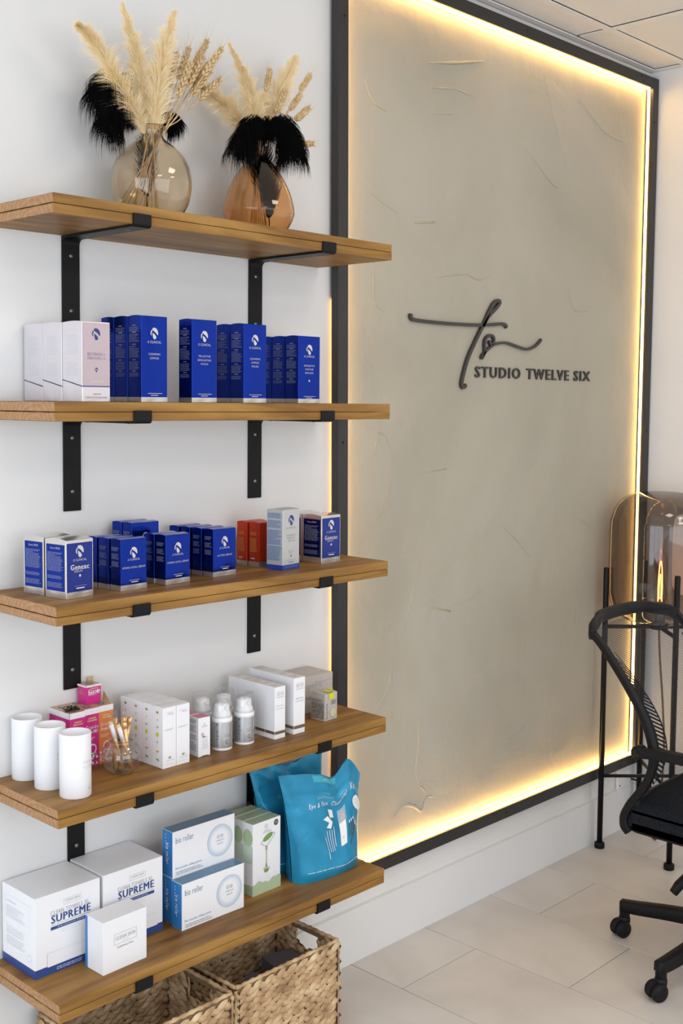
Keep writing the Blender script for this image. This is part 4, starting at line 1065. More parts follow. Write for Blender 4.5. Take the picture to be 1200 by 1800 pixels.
# teal pouches
def pouch(name, label, loc, rot, wB, wT, hgt_, front=True, peak=None):
    t = thing(name, label, 'pouch', loc, R(rot), 'teal pouches')
    NU, NV = 36, 40
    rr = random.Random(int(hgt_*1e4))
    ph = [rr.random()*6.28 for _ in range(8)]
    def top(u): return hgt_ + (peak(u) if peak else 0)
    def pos(u, v, s):   # u 0..1 across, v 0..1 up, s=+1 front(-y) / -1 back
        width = wB + (wT-wB)*(v**1.6)
        xoff = -(wT-wB)*(v**1.6)*.60
        x = xoff + width*u
        thick = .047*(1-v)**.75*(math.sin(math.pi*min(max(u, .0), 1))**.28) + .0012
        if v < .08: thick *= .80+.20*(v/.08)
        cr = .0030*math.sin(u*9+ph[0]+v*7)*math.sin(v*11+ph[1]) + .0022*math.sin(u*23+v*15+ph[2])*v
        cr += .0045*math.exp(-((v-.74-.10*(u-.4))/.035)**2)*(-1 if s > 0 else 1)*math.sin(u*5+ph[3]) - .005*math.exp(-((v-.80)/.03)**2)
        fold = .012*max(0, v-.78)*math.sin(u*7.5+1.0)*1.6
        return Vector((x, -s*(thick+cr*(1-abs(2*u-1)**6)*min(1, v*6)) + fold, v*top(u)))
    verts, faces = [], []
    for s in (1, -1):
        b = len(verts)
        for j in range(NV+1):
            for i in range(NU+1): verts.append(pos(i/NU, j/NV, s))
        for j in range(NV):
            for i in range(NU):
                q = [b+j*(NU+1)+i, b+j*(NU+1)+i+1, b+(j+1)*(NU+1)+i+1, b+(j+1)*(NU+1)+i]
                faces.append(q if s > 0 else q[::-1])
    o = link('pouch_body', pyd(verts, faces, 'pouch', True), TEAL, t)
    mb_v, mb_f = [], []
    b = 0
    bt = []
    for i in range(NU+1): bt.append(pos(i/NU, 0, 1)+Vector((0, 0, .0005)))
    for i in range(NU+1): bt.append(pos(1-i/NU, 0, -1)+Vector((0, 0, .0005)))
    link('bottom_gusset', pyd(bt, [tuple(range(len(bt)))]), TEAL, t)
    def prt(art):
        for key, (v, f_, m_) in art.d.items():
            bm = bmesh.new(); mm = pyd([(x_, y_, 0) for x_, y_ in v], f_); bm.from_mesh(mm)
            bmesh.ops.triangulate(bm, faces=bm.faces[:])
            for _k in range(5):
                es = [e for e in bm.edges if e.calc_length() > .03]
                if not es: break
                bmesh.ops.subdivide_edges(bm, edges=es, cuts=1); bmesh.ops.triangulate(bm, faces=[fc for fc in bm.faces if len(fc.verts) > 3])
            bm.verts.index_update()
            v = [(q_.co.x, q_.co.y) for q_ in bm.verts]; f_ = [tuple(q_.index for q_ in fc.verts) for fc in bm.faces]; bm.free()
            vv = []
            for uu, q in v:
                p = pos(uu, q, 1); p2 = pos(min(uu+.01, 1), q, 1); p3 = pos(uu, min(q+.01, 1), 1)
                n = (p2-p).cross(p3-p).normalized()
                if n.y > 0: n = -n
                vv.append(p+n*.0009)
            o = link('front_print', pyd(vv, f_), m_, t); o['kind'] = 'stuff'
    a = Art()
    a.lines(WHITEPRINT, .10, .95, .098, .103, 1, .8, 3)
    if front:
        a.text(WHITEPRINT, 'Eye & Face', .37, .705, .26, .055, -.005, .4, slope=.10); a.text(WHITEPRINT, 'Cleansing', .66, .740, .23, .055, -.005, .4, slope=.10); a.text(WHITEPRINT, 'Kit', .85, .765, .07, .055, -.005, .4, slope=.10)
        a.text(mat('pale_teal_print', (.45, .66, .74), .4), 'EXTRAORDINARY', .48, .775, .22, .014, slope=.09)
        a.text(mat('pale_teal_print', (.45, .66, .74), .4), 'iS CLINICAL', .50, .825, .10, .013, slope=.09)
        a.poly(TEALLIGHT, [(.36+.06*k, .925) for k in range(6)] + [(.66-.06*k, .985) for k in range(6)]); a.text(WHITEPRINT, 'OPEN', .52, .955, .10, .016)
        a.rect(WHITEPRINT, .485, .555, .585, .66); a.poly(WHITEPRINT, [(.39, .57), (.45, .60), (.52, .545), (.485, .475), (.43, .485), (.465, .535)])
        for k, (x0, y0, y1) in enumerate(((.40, .19, .40), (.43, .25, .455), (.465, .25, .46), (.495, .26, .465), (.525, .30, .50))): a.poly(WHITEPRINT, [(x0+.02, y0), (x0+.028, y0), (x0+.006, y1), (x0, y1)])
        a.rect(WHITEPRINT, .625, .725, .29, .52)
        a.rect(mat('bottle_backdrop', (.30, .45, .62), .4), .62, .735, .52, .655); a.rect(GOLD, .64, .72, .52, .565); a.rect(GOLD, .655, .705, .565, .61); a.rect(GOLD, .670, .690, .61, .64)
        a.rect(GREENLEAF, .665, .685, .365, .38)
        for k in range(3): a.rect(LETTER_DARK, .765+.033*k, .778+.033*k, .33, .46); a.rect(WHITEPRINT, .765+.033*k, .778+.033*k, .46, .485)
        a.poly(LETTER_DARK, [(.78, .25), (.79, .25), (.875, .41), (.86, .41)]); a.poly(WHITEPRINT, [(.86, .41), (.875, .41), (.872, .45), (.86, .45)])
        a.disc(mat('seal_white', (.75, .75, .75), .4), .915, .63, .065, .065, 26)
        a.text(LETTER_GREY, 'LIMITED', .915, .645, .08, .014); a.text(LETTER_GREY, 'EDITION', .915, .615, .08, .014)
    else:
        a.text(WHITEPRINT, 'Eye & Face', .66, .72, .30, .05, -.005, .4, slope=.10)
    # subdivide nothing: print follows the surface vertex by vertex
    prt(a)
    return t
def crest(u):
    P_ = [(0, 0), (.25, -.008), (.46, -.017), (.60, -.034), (.66, -.034), (.74, -.018), (.84, -.004), (.90, -.014), (1, -.047)]
    for (a, b), (c, d_) in zip(P_, P_[1:]):
        if a <= u <= c: return b+(d_-b)*(u-a)/(c-a)
    return P_[-1][1]
pouch('pouch', 'bright teal printed pouch at the right end of the lowest shelf, in front', (.6370, -.1340, z5+.0004), -2.5, .183, .246, .243, True, crest)
pouch('pouch', 'shaded teal pouch standing behind the other by the wall', (.6250, -.0550, z5+.0004), 0, .160, .225, .238, False, lambda u: .006*math.sin(u*9))

# ================================================================== SHELF 1: vases and dried stems
z1 = Z[0]
v1 = thing('glass_vase', 'round smoky beige glass vase on the top shelf', 'vase', (.285, -.110, z1))
o1 = [(0, .0005), (.040, .0005), (.056, .008), (.068, .028), (.0745, .055), (.0748, .075), (.0705, .098), (.060, .118), (.044, .134), (.029, .1445), (.0215, .153), (.0205, .160), (.0225, .1655), (.0255, .1690), (.0260, .1715), (.0245, .1725)]
i1 = [(.0225, .1725), (.0190, .160), (.0198, .152), (.0270, .1432), (.042, .1325), (.058, .1165), (.0685, .097), (.0727, .075), (.0724, .056), (.066, .029), (.054, .0105), (.038, .004), (0, .004)]
def smooth_prof(p): return [(v.x, v.y) for v in smooth_path([(a, b, 0) for a, b in p], 3)]
link('vase_body', lathe(smooth_prof(o1)+smooth_prof(i1), 72), SMOKE, v1)
v2 = thing('glass_vase', 'tapered amber glass vase on the top shelf', 'vase', (.5547, -.110, z1))
o2 = [(0, .0005), (.045, .0005), (.056, .007), (.067, .024), (.0728, .040), (.0735, .047), (.071, .064), (.063, .090), (.050, .116), (.034, .139), (.0205, .1545), (.0165, .160), (.0152, .168), (.0165, .176), (.0180, .1775)]
i2 = [(.0160, .1775), (.0134, .168), (.0146, .160), (.0188, .1530), (.032, .1375), (.048, .1145), (.061, .089), (.069, .0635), (.0714, .047), (.0705, .041), (.064, .025), (.053, .0095), (.043, .004), (0, .004)]
link('vase_body', lathe(smooth_prof(o2)+smooth_prof(i2), 72), AMBER, v2)

def strand_mesh(strands, wd):
    """each strand: list of points; flat tapering blade"""
    verts, faces = [], []
    for pts, w0 in strands:
        b = len(verts); n = len(pts)
        d = (pts[-1]-pts[0]).normalized()
        s = d.cross(Vector((.65, .75, .1))).normalized()
        for i, p in enumerate(pts):
            w = w0*(1-i/(n-1))
            if i == n-1: verts.append(p)
            else: verts.extend((p-s*w, p+s*w))
        for i in range(n-2): faces.append((b+2*i, b+2*i+1, b+2*i+3, b+2*i+2))
        faces.append((b+2*(n-2), b+2*(n-2)+1, b+2*(n-1)))
    return pyd(verts, faces)
def pampas(label, pts, y0, wmax, foot, seed, group, n=3600, start=.05):
    r = random.Random(seed)
    path = smooth_path([(x, y0+dy, z) for (x, z), dy in zip(pts, [0]*len(pts))], 10)
    t = thing('pampas_stem', label, 'dried grass', path[0], 0, group)
    o0 = path[0].copy()
    path = [p-o0 for p in path]
    stem = [Vector(foot)-o0] + path
    link('stem', sweep([smooth_path([stem[0], (stem[0]+stem[1])*.5, stem[1]], 5) + path], circ(.0016, 6)), WHEAT, t)
    m = len(path)-1
    st = []
    for k in range(n):
        u = start+(1-start)*r.random()**.9
        f = u*m; i = min(int(f), m-1); p = path[i].lerp(path[i+1], f-i)
        tan = (path[i+1]-path[i]).normalized()
        a = r.random()*6.283
        q1 = tan.orthogonal().normalized(); q2 = tan.cross(q1)
        out = q1*math.cos(a)+q2*math.sin(a)
        prof = min(1, (u-start+.06)/.22)**.6*(1-max(0, u-.45)/.55*.82)
        ln = wmax*1.2*prof*(.6+.6*r.random())*(1+.25*math.sin(u*40+a))
        e1 = p+tan*ln*.70+out*ln*.62; e2 = p+tan*ln*1.05+out*ln*(.95+.45*r.random())+Vector((0, 0, -.12*ln))
        st.append(([p, e1, e2], .00042))
    link('plume', strand_mesh(st, 0), STRAW, t)
G1, G2 = 'dried stems in the round vase', 'dried stems in the amber vase'
pA = [(.272, 1.867), (.256, 1.895), (.233, 1.922), (.200, 1.966), (.167, 2.009), (.140, 2.032), (.120, 2.040)]
pampas('cream pampas plume leaning far left out of the round vase', pA, -.115, .024, (.25, -.10, 1.733), 1, G1)
pampas('cream pampas plume rising upright, middle one of three in the round vase', [(.279, 1.869), (.274, 1.915), (.266, 1.966), (.255, 2.015), (.241, 2.058), (.224, 2.104)], -.105, .020, (.27, -.11, 1.730), 2, G1)
pampas('cream pampas plume leaning right, beside the wheat in the round vase', [(.281, 1.868), (.285, 1.910), (.291, 1.959), (.301, 2.012), (.314, 2.062), (.332, 2.113)], -.120, .027, (.30, -.11, 1.730), 3, G1, 3200)
pampas('cream pampas plume, tallest left of the black feathers in the amber vase', [(.563, 1.895), (.552, 1.950), (.539, 1.999), (.521, 2.040), (.483, 2.091)], -.10, .019, (.54, -.10, 1.730), 4, G2)
pampas('cream pampas plume leaning far left from the amber vase', [(.566, 1.897), (.542, 1.930), (.500, 1.968), (.452, 1.986), (.417, 2.003)], -.085, .022, (.53, -.12, 1.730), 5, G2)
pampas('cream pampas plume leaning right behind the wheat of the amber vase', [(.571, 1.896), (.602, 1.977), (.634, 2.029), (.663, 2.081), (.683, 2.112)], -.085, .022, (.57, -.12, 1.730), 6, G2)
pampas('short curled cream pampas tip beside the tallest plume of the amber vase', [(.560, 1.890), (.558, 1.95), (.566, 1.985), (.574, 2.005), (.580, 2.000)], -.095, .017, (.55, -.10, 1.730), 7, G2, 1300)

grain = lathe([(0, 0), (.0020, .0018), (.0027, .0045), (.0018, .0080), (0, .0100)], 7)
GV = [v.co.copy() for v in grain.vertices]; GF = [tuple(p.vertices) for p in grain.polygons]
def wheat(label, base, neckpt, tip, group, seed, hl=.072, awn=.05):
    r = random.Random(seed)
    base, neckpt, tip = Vector(base), Vector(neckpt), Vector(tip)
    t = thing('wheat_stem', label, 'dried wheat', neckpt, 0, group)
    d = (tip-neckpt).normalized(); hb = tip - d*hl
    link('stem', sweep([smooth_path([base-neckpt, Vector((0, 0, 0)), (neckpt.lerp(hb, .5)-neckpt)+Vector((.003, 0, 0)), hb-neckpt, tip-neckpt-d*.008], 6)], circ(.0011, 6)), WHEAT, t)
    q1 = d.orthogonal().normalized(); q2 = d.cross(q1)
    V, F_ = [], []
    aw = []
    N = 12
    for k in range(N):
        for j in range(3):
            a = 2.094*j + (k % 2)*1.047 + .4
            out = q1*math.cos(a)+q2*math.sin(a)
            c = hb + d*hl*k/(N) - neckpt
            ax = (d*.86+out*.5).normalized(); s1 = ax.orthogonal().normalized(); s2 = ax.cross(s1)
            sc = (1.15 if k < N-3 else .9)*(.9+.2*r.random())
            b = len(V)
            for g_ in GV: V.append(c + out*.0015 + (s1*g_.x + s2*g_.y + ax*g_.z)*sc)
            F_.extend(tuple(b+i for i in f_) for f_ in GF)
            if awn and j < 2:
                p0 = c+ax*.009*sc; L_ = awn*(.5+.5*r.random())
                aw.append(([p0, p0+(d*.95+out*.22).normalized()*L_*.5, p0+(d*.95+out*.36).normalized()*L_], .00030))
    link('grain_head', pyd(V, F_, 'grain', True), WHEAT, t)
    if aw: link('awns', strand_mesh(aw, 0), WHEAT, t)
tips = [((.441, 2.048), 'rightmost'), ((.432, 2.088), 'tallest dark'), ((.407, 2.055), 'middle pale'), ((.376, 2.059), 'upright inner'), ((.342, 2.041), 'leftmost'), ((.445, 2.012), 'lowest right'), ((.415, 2.020), 'front pale'), ((.392, 2.040), 'short slanting'), ((.358, 2.022), 'half-hidden inner'), ((.428, 2.062), 'thin outer')]
for k, ((x, z), w_) in enumerate(tips):
    wheat(f'dried wheat ear, {w_} one of the bunch in the round vase', (.295-.01*k, -.11, 1.732), (.296, -.105-.002*k, 1.872), (x, -.09-.006*k, z), G1, k)
t2 = [((.597, 2.066), 'upright single'), ((.711, 2.078), 'tallest leaning right'), ((.679, 2.030), 'middle right'), ((.633, 2.029), 'pale inner'), ((.696, 2.004), 'low right'), ((.704, 1.930), 'drooping sideways')]
for k, ((x, z), w_) in enumerate(t2):
    wheat(f'dried wheat ear, {w_} one in the amber vase', (.575-.006*k, -.11, 1.732), (.556, -.105, 1.885) if k < 5 else (.565, -.105, 1.905), (x, -.095-.004*k, z), G2, 20+k, .050 if k != 3 else .06, .03)

def feather(label, pts, y, wlen, group, seed, n=900, droop=1.0, side=0, dens=1):
    r = random.Random(seed)
    path = smooth_path([(p[0], y if len(p) < 3 else p[2], p[1]) for p in pts], 9)
    t = thing('black_feather', label, 'feather', path[0], 0, group)
    o0 = path[0].copy(); path = [p-o0 for p in path]
    link('quill', sweep([path], circ(.0012, 6)), FEATHER, t)
    m = len(path)-1; st = []
    for k in range(n):
        u = .2+.8*r.random(); f_ = u*m; i = min(int(f_), m-1); p = path[i].lerp(path[i+1], f_-i)
        tan = (path[i+1]-path[i]).normalized()
        a = r.random()*6.283; q1 = tan.orthogonal().normalized(); q2 = tan.cross(q1); out = q1*math.cos(a)+q2*math.sin(a)
        ln = wlen*(.5+.6*r.random())*min(1, (u-.1)*3)
        p1 = p+out*ln*.35+tan*ln*.2; p2 = p1+out*ln*.25+tan*ln*.12+Vector((0, 0, -ln*.35*droop)); p3 = p2+out*ln*.05+Vector((r.uniform(-.003, .003), 0, -ln*.5*droop))
        st.append(([p, p1, p2, p3], .0007))
    link('barbs', strand_mesh(st, 0), FEATHER, t)
feather('black ostrich feather arching left out of the round vase', [(.294, 1.875), (.262, 1.915), (.232, 1.950), (.205, 1.965), (.193, 1.945)], -.085, .060, G1, 1, 2600)
feather('black ostrich feather drooping low left of the round vase neck', [(.290, 1.878), (.262, 1.900), (.235, 1.915), (.215, 1.912), (.200, 1.890)], -.095, .050, G1, 2, 2200)
feather('curled black feather tip showing between the pampas plumes', [(.290, 1.878), (.272, 1.930), (.258, 1.972), (.252, 1.990)], -.075, .022, G1, 3, 700, .5)
feather('short black feather drooping right of the round vase neck', [(.302, 1.876), (.320, 1.905), (.340, 1.922), (.352, 1.915)], -.095, .034, G1, 4, 1300)
feather('black ostrich feather drooping left over the amber vase neck', [(.548, 1.888), (.545, 1.925), (.520, 1.935), (.497, 1.915), (.482, 1.885)], -.135, .052, G2, 5, 1900)
feather('black ostrich feather drooping right over the amber vase neck', [(.550, 1.888), (.562, 1.935), (.590, 1.948), (.612, 1.925), (.618, 1.900)], -.140, .055, G2, 6, 2600)
feather('black feather tuft in the middle above the amber vase neck', [(.548, 1.886), (.550, 1.925), (.562, 1.945), (.572, 1.940)], -.125, .040, G2, 7, 1300)
feather('black feather hanging upside down inside the amber vase', [(.585, 1.735), (.583, 1.765), (.580, 1.80), (.572, 1.835), (.558, 1.875)], -.11, .046, G2, 8, 1800, -.6)
feather('black feather end seen inside the round vase', [(.285, 1.745), (.284, 1.78), (.283, 1.82), (.285, 1.86)], -.095, .036, G1, 9, 700, -.5)
for k in range(6):
    pass

# ================================================================== BASKETS
def leaf(V, F_, c, ax, sd, nr, ln, wd, th, r):
    """one plump braided leaf: pointed lens"""
    b = len(V); N = 5
    V.append(c-ax*ln/2)
    for i in range(1, N):
        u = i/N; w = wd*math.sin(math.pi*u)**.8*.5; h = th*math.sin(math.pi*u)
        p = c+ax*(u-.5)*ln
        V.extend((p-sd*w, p-sd*w*.45+nr*h*.85, p+sd*w*.35+nr*h, p+sd*w))
    V.append(c+ax*ln/2)
    for k in range(3): F_.append((b, b+1+k+1, b+1+k))
    for i in range(N-2):
        for k in range(3):
            q = b+1+i*4+k; F_.append((q, q+1, q+5, q+4))
    e = b+1+(N-2)*4
    for k in range(3): F_.append((e+k, e+k+1, b+1+(N-1)*4))
def woven(name, parent, O, U, W, Nn, wlen, hlen, r, hole=None):
    V, F_ = [], []
    pu, pv = .0320, .0150
    nv = int(hlen/pv); nu = int(wlen/pu)+2
    for j in range(nv):
        for i in range(nu):
            for lo in (0, 1):
                u = (i+.5*lo)*pu + (j % 2)*pu*.25 + r.uniform(-.0015, .0015)
                v = (j+.5)*pv + (.22 if lo else -.22)*pv
                if u < .004 or u > wlen-.006 or v > hlen-.006: continue
                if hole and hole[0] < u < hole[1] and hole[2] < v < hole[3]: continue
                an = R(24 if lo else -20)+r.uniform(-.18, .18)
                ax = (U*math.cos(an)+W*math.sin(an)); sd = Nn.cross(ax).normalized()
                leaf(V, F_, O+U*u+W*v+Nn*(.0015+r.uniform(0, .001)), ax, sd, Nn, pu*r.uniform(1.0, 1.25), pv*r.uniform(.95, 1.2), .0058, r)
    o = link(name, pyd(V, F_, 'weave', True), WEAVE, parent); o['kind'] = 'stuff'
def basket(label, x0, x1, y0, y1, h, seed):
    t = thing('wicker_basket', label, 'basket', (x0, y0, 0), 0, 'woven baskets under the shelves')
    r = random.Random(seed); W_, Dp = x1-x0, y1-y0; th = .007
    hz0, hz1 = h*.75, h*.935; hy0, hy1 = Dp*.30, Dp*.66
    # backing boards coloured as the shade between the woven leaves
    bm = bmesh.new()
    add_box(bm, 0, W_, 0, th*.4, 0, h-.004); add_box(bm, 0, W_, Dp-th*.4, Dp, 0, h-.004)
    for xx_ in (0, W_-th*.4):
        for (a, b, c, d_) in ((0, hy0, 0, h-.004), (hy1, Dp, 0, h-.004), (hy0, hy1, 0, hz0), (hy0, hy1, hz1, h-.004)): add_box(bm, xx_, xx_+th*.4, a, b, c, d_)
    add_box(bm, 0, W_, 0, Dp, 0, .004)
    link('core', me_from(bm), WEAVEDARK, t)
    X, Y, Zv = Vector((1, 0, 0)), Vector((0, 1, 0)), Vector((0, 0, 1))
    woven('woven_side', t, Vector((0, 0, 0)), X, Zv, -Y, W_, h, r)
    woven('woven_side', t, Vector((0, th*.4, 0)), X, Zv, Y, W_, h, r)
    woven('woven_side', t, Vector((0, Dp-th*.4, 0)), X, Zv, -Y, W_, h, r)
    hl = (hy0-.006, hy1+.006, hz0-.002, h)
    for xo, n_ in ((0, -X), (th*.4, X), (W_-th*.4, -X), (W_, X)):
        woven('woven_side', t, Vector((xo, 0, 0)), Y, Zv, n_, Dp, h, r, hl)
    # rim rope, corner stitching, handle edging
    def rope(pts, rad, nm):
        p = smooth_path([Vector(q) for q in pts], 1) if False else [Vector(q) for q in pts]
        out = []
        for a, b in zip(p, p[1:]):
            n = max(2, int((b-a).length/.006))
            for k in range(n): out.append(a.lerp(b, k/n)+Vector((r.uniform(-.0006, .0006), r.uniform(-.0006, .0006), r.uniform(-.0006, .0006))))
        out.append(p[-1])
        rd = [1+.25*math.sin(i*1.9) for i in range(len(out))]
        link(nm, sweep([out], circ(rad, 8), rd), WEAVE, t)
    z_ = h-.001; m_ = th*.2
    for a, b in (((m_, m_), (W_-m_, m_)), ((W_-m_, m_), (W_-m_, Dp-m_)), ((W_-m_, Dp-m_), (m_, Dp-m_)), ((m_, Dp-m_), (m_, m_))):
        rope([(a[0], a[1], z_), (b[0], b[1], z_)], .0042, 'rim_rope')
    for cx, cy in ((0, 0), (W_, 0), (W_, Dp), (0, Dp)):
        rope([(cx, cy, .004), (cx, cy, h-.006)], .0036, 'corner_rope')
        sx, sy = (1 if cx == 0 else -1), (1 if cy == 0 else -1)
        link('corner_stitch', tube([(cx+sx*.007, cy-sy*.0045, .004), (cx+sx*.007, cy-sy*.0045, h-.01)], .0013, 6), CORD, t)
        link('corner_stitch', tube([(cx+sx*.009, cy+sy*.009, .006), (cx+sx*.009, cy+sy*.009, h-.01)], .0011, 6), CORD, t)
    for xc in (m_, W_-m_):
        rope([(xc, hy0, hz1), (xc, hy0, hz0), (xc, hy1, hz0), (xc, hy1, hz1)], .0022, 'handle_edging')
    return t
basket('woven water hyacinth basket on the floor at the right, with two dark boxes inside', .405, .6985, -.2175, -.0200, .2190, 3)
basket('woven water hyacinth basket on the floor at the left, empty handle hole beside its twin', .078, .3860, -.2290, -.0280, .2210, 4)
bx = box_me(0, .075, 0, .055, 0, .155, .001, 1); bx.materials.append(DUSKBOX)
t = thing('storage_box', 'dusky lilac box standing deeper in the right basket, rear one', 'box', (.600, -.118, .0045), R(-14), 'boxes in the basket'); link('box_body', bx, None, t); link('lid_flap', box_me(0, .075, -.001, .0, .120, .155, .0003, 1), DUSKBOX, t)
t = thing('storage_box', 'dusky lilac box standing upright in the right basket, nearer one', 'box', (.505, -.180, .0045), R(24), 'boxes in the basket'); link('box_body', bx, None, t); link('lid_flap', box_me(0, .075, -.001, .0, .120, .155, .0003, 1), DUSKBOX, t)

# ================================================================== FLOOR LAMP
LX, LY = 2.1695, -.163
lamp = thing('floor_lamp', 'black four-legged floor lamp with smoked glass cylinder shade in the corner', 'lamp', (LX, LY, 0))
lr = .1175
leg_me = lathe([(0, .014), (.0086, .014), (.0086, .878), (.0075, .8815), (0, .882)], 20); leg_me.materials.append(BLACK)
foot_me = lathe([(0, 0), (.0150, 0), (.0158, .001), (.0158, .015), (.015, .0165), (.009, .0170), (.0088, .018)], 24); foot_me.materials.append(BLACK)
for sx in (-1, 1):
    for sy in (-1, 1):
        lg = link('leg', leg_me, None, lamp, (sx*lr, sy*lr*1.01, 0)); link('foot', foot_me, None, lg)
for zz, nm, rr in ((.699, 'shade_support', .0062), (.2286, 'cross_brace', .0052)):
    link(nm, tube([(-lr, -lr, zz), (lr, lr, zz)], rr, 10), BLACK, lamp)
    link(nm, tube([(-lr, lr, zz), (lr, -lr, zz)], rr, 10), BLACK, lamp)
link('hub', cyl_me(.030, .693, .708, 28, .002), BLACK, lamp)
sh_o = [(.045, .716), (.080, .717), (.112, .726), (.138, .748), (.152, .785), (.1560, .830), (.1560, 1.000), (.150, 1.040), (.135, 1.075), (.108, 1.100), (.070, 1.112), (.035, 1.1155), (0, 1.116)]
sh_p = [(v.x, v.y) for v in smooth_path([(a, b, 0) for a, b in sh_o], 5)]
link('glass_shade', lathe(sh_p, 96), LAMPGLASS, lamp)
link('bulb_holder', lathe([(0, .708), (.0175, .708), (.0175, .752), (.0155, .753), (0, .753)], 28), mat('pewter', (.35, .34, .33), .4, .6), lamp)
link('holder_ring', lathe([(.0178, .752), (.0235, .752), (.0245, .756), (.0235, .760), (.012, .760)], 28), BLACK, lamp)
bulb = link('bulb', lathe([(v.x, v.y) for v in smooth_path([(.012, .758, 0), (.016, .772, 0), (.0225, .80, 0), (.0235, .84, 0), (.0235, .895, 0), (.021, .922, 0), (.012, .936, 0), (0, .940, 0)], 4)], 36), BULBGLASS, lamp)
fil = [(-.006, 0, .778), (-.0065, 0, .83), (-.005, 0, .865), (-.002, 0, .897), (0, 0, .902), (.002, 0, .897), (.005, 0, .865), (.0065, 0, .83), (.006, 0, .778)]
u_ = Vector((.72, -.69, 0))
link('filament', tube([u_*p[0]+Vector((0, 0, p[2])) for p in fil], .0012, 6, 5), FILAMENT, lamp)
link('filament', tube([u_*p[0]*.45+Vector((0, 0, .785+(p[2]-.778)*.62)) for p in fil], .0010, 6, 5), FILAMENT, lamp)
link('flex', tube([(0, 0, .693), (.004, -.004, .6), (.016, -.012, .45), (.024, -.016, .30), (.034, -.002, .12), (.050, .015, .012), (.10, .07, .004)], .0032, 8, 8), BROWNCORD, lamp)

# ================================================================== OFFICE CHAIR
ch = thing('office_chair', 'black mesh-back office chair on castors, cut by the right picture edge', 'chair', (1.60, -.70, 0))
CX, CY = 1.60, -.70
prof = [(-.405, .822), (-.430, .800), (-.4589, .767), (-.507, .706), (-.5467, .645), (-.570, .590), (-.577, .535), (-.560, .481), (-.525, .430), (-.507, .392), (-.509, .368)]
pf = smooth_path([(0, y, z) for y, z in prof], 8)
def yz(zq):
    for a, b in zip(pf, pf[1:]):
        if a.z >= zq >= b.z: return a.y+(b.y-a.y)*(a.z-zq)/max(a.z-b.z, 1e-6)
    return pf[0].y if zq > pf[0].z else pf[-1].y
XLc, XRc = 1.392, 1.808
sec = [(-.011, -.006), (-.009, -.0085), (.009, -.0085), (.011, -.006), (.011, .006), (.009, .0085), (-.009, .0085), (-.011, .006)]
for X_ in (XLc, XRc):
    sgn = 1 if X_ < CX else -1
    pf2 = smooth_path([(X_-CX, p.y-CY, p.z) for p in pf[::4]] + [(X_+sgn*.004-CX, -.518-CY, .356)], 4)
    link('back_frame_side', sweep([pf2], [(a*.80, b*.95) for a, b in sec], [1.0+.45*max(0, (i/len(pf2)-.45)) for i in range(len(pf2))], up=Vector((0, -1, .3)), smooth=False), BPLASTIC, ch)
# top rail arched back and up
top = smooth_path([(XLc-CX, -.405-CY, .820), (XLc+.02-CX, -.392-CY, .832), (XLc+.07-CX, -.375-CY, .842), (1.50-CX, -.362-CY, .848), (1.60-CX, -.355-CY, .850), (1.70-CX, -.362-CY, .848), (XRc-.07-CX, -.375-CY, .842), (XRc-.02-CX, -.392-CY, .832), (XRc-CX, -.405-CY, .820)], 6)
link('top_rail', sweep([top], [(-.007, -.017), (-.009, -.013), (-.009, .009), (-.005, .013), (.005, .013), (.009, .009), (.009, -.013), (.007, -.017)], up=Vector((0, 0, 1))), BPLASTIC, ch)
link('lower_rail', sweep([smooth_path([(XLc-CX, -.533-CY, .427), (1.50-CX, -.520-CY, .418), (1.60-CX, -.515-CY, .415), (1.70-CX, -.520-CY, .418), (XRc-CX, -.533-CY, .427)], 5)], [(-.007, -.018), (-.009, 0), (-.007, .018), (.007, .018), (.009, 0), (.007, -.018)]), BPLASTIC, ch)
# mesh back
V, F_ = [], []
NU, NV = 24, 30
def bp(u, v):
    zz = .425+(.835-.425)*v
    bow = .035*(1-(2*u-1)**2)
    return Vector((XLc+(XRc-XLc)*u-CX, yz(min(zz, .815))+bow*(.3+.7*v)-CY-.003, zz))
for j in range(NV+1):
    for i in range(NU+1): V.append(bp(i/NU, j/NV))
for j in range(NV):
    for i in range(NU): F_.append((j*(NU+1)+i, j*(NU+1)+i+1, (j+1)*(NU+1)+i+1, (j+1)*(NU+1)+i))
link('mesh_back', pyd(V, F_, 'mesh', True), MESHFAB, ch)
# dense knit strips along both edges with slanting slots: each slot edge is a rib
def knit(side):
    V, F_ = [], []
    def P_(u, v, o=.002):
        p = bp(u if side == 0 else 1-u, v); return p+Vector((0, -o, 0))
    def wid(v): return .05+.16*math.sin(math.pi*min(1, max(0, (v+.02)/.95)))**.8*(1-.35*v)
    n = 40
    for k in range(n):       # solid edge strip
        v0, v1 = .0+.9*k/n, .9*(k+1)/n
        b = len(V); w0, w1 = wid(v0)*.42, wid(v1)*.42
        V.extend((P_(0, v0), P_(w0, v0), P_(w1, v1), P_(0, v1))); F_.append((b, b+1, b+2, b+3))
    for k in range(34):      # slanted ribs
        v = .02+.84*k/34; dv = -.050
        b = len(V); wa, wb = wid(v)*.40, wid(v)*1.02
        h_ = .0125
        V.extend((P_(wa, v), P_(wb, max(v+dv, 0)), P_(wb, max(v+dv, 0)+h_), P_(wa, v+h_))); F_.append((b, b+1, b+2, b+3))
    for k in range(n):       # outer seam
        v0, v1 = .0+.86*k/n, .86*(k+1)/n
        b = len(V)
        V.extend((P_(wid(v0)*.97, v0), P_(wid(v0)*1.07, v0), P_(wid(v1)*1.07, v1), P_(wid(v1)*.97, v1))); F_.append((b, b+1, b+2, b+3))
    link('knit_lumbar_band', pyd(V, F_), FABRIC, ch)
knit(0); knit(1)
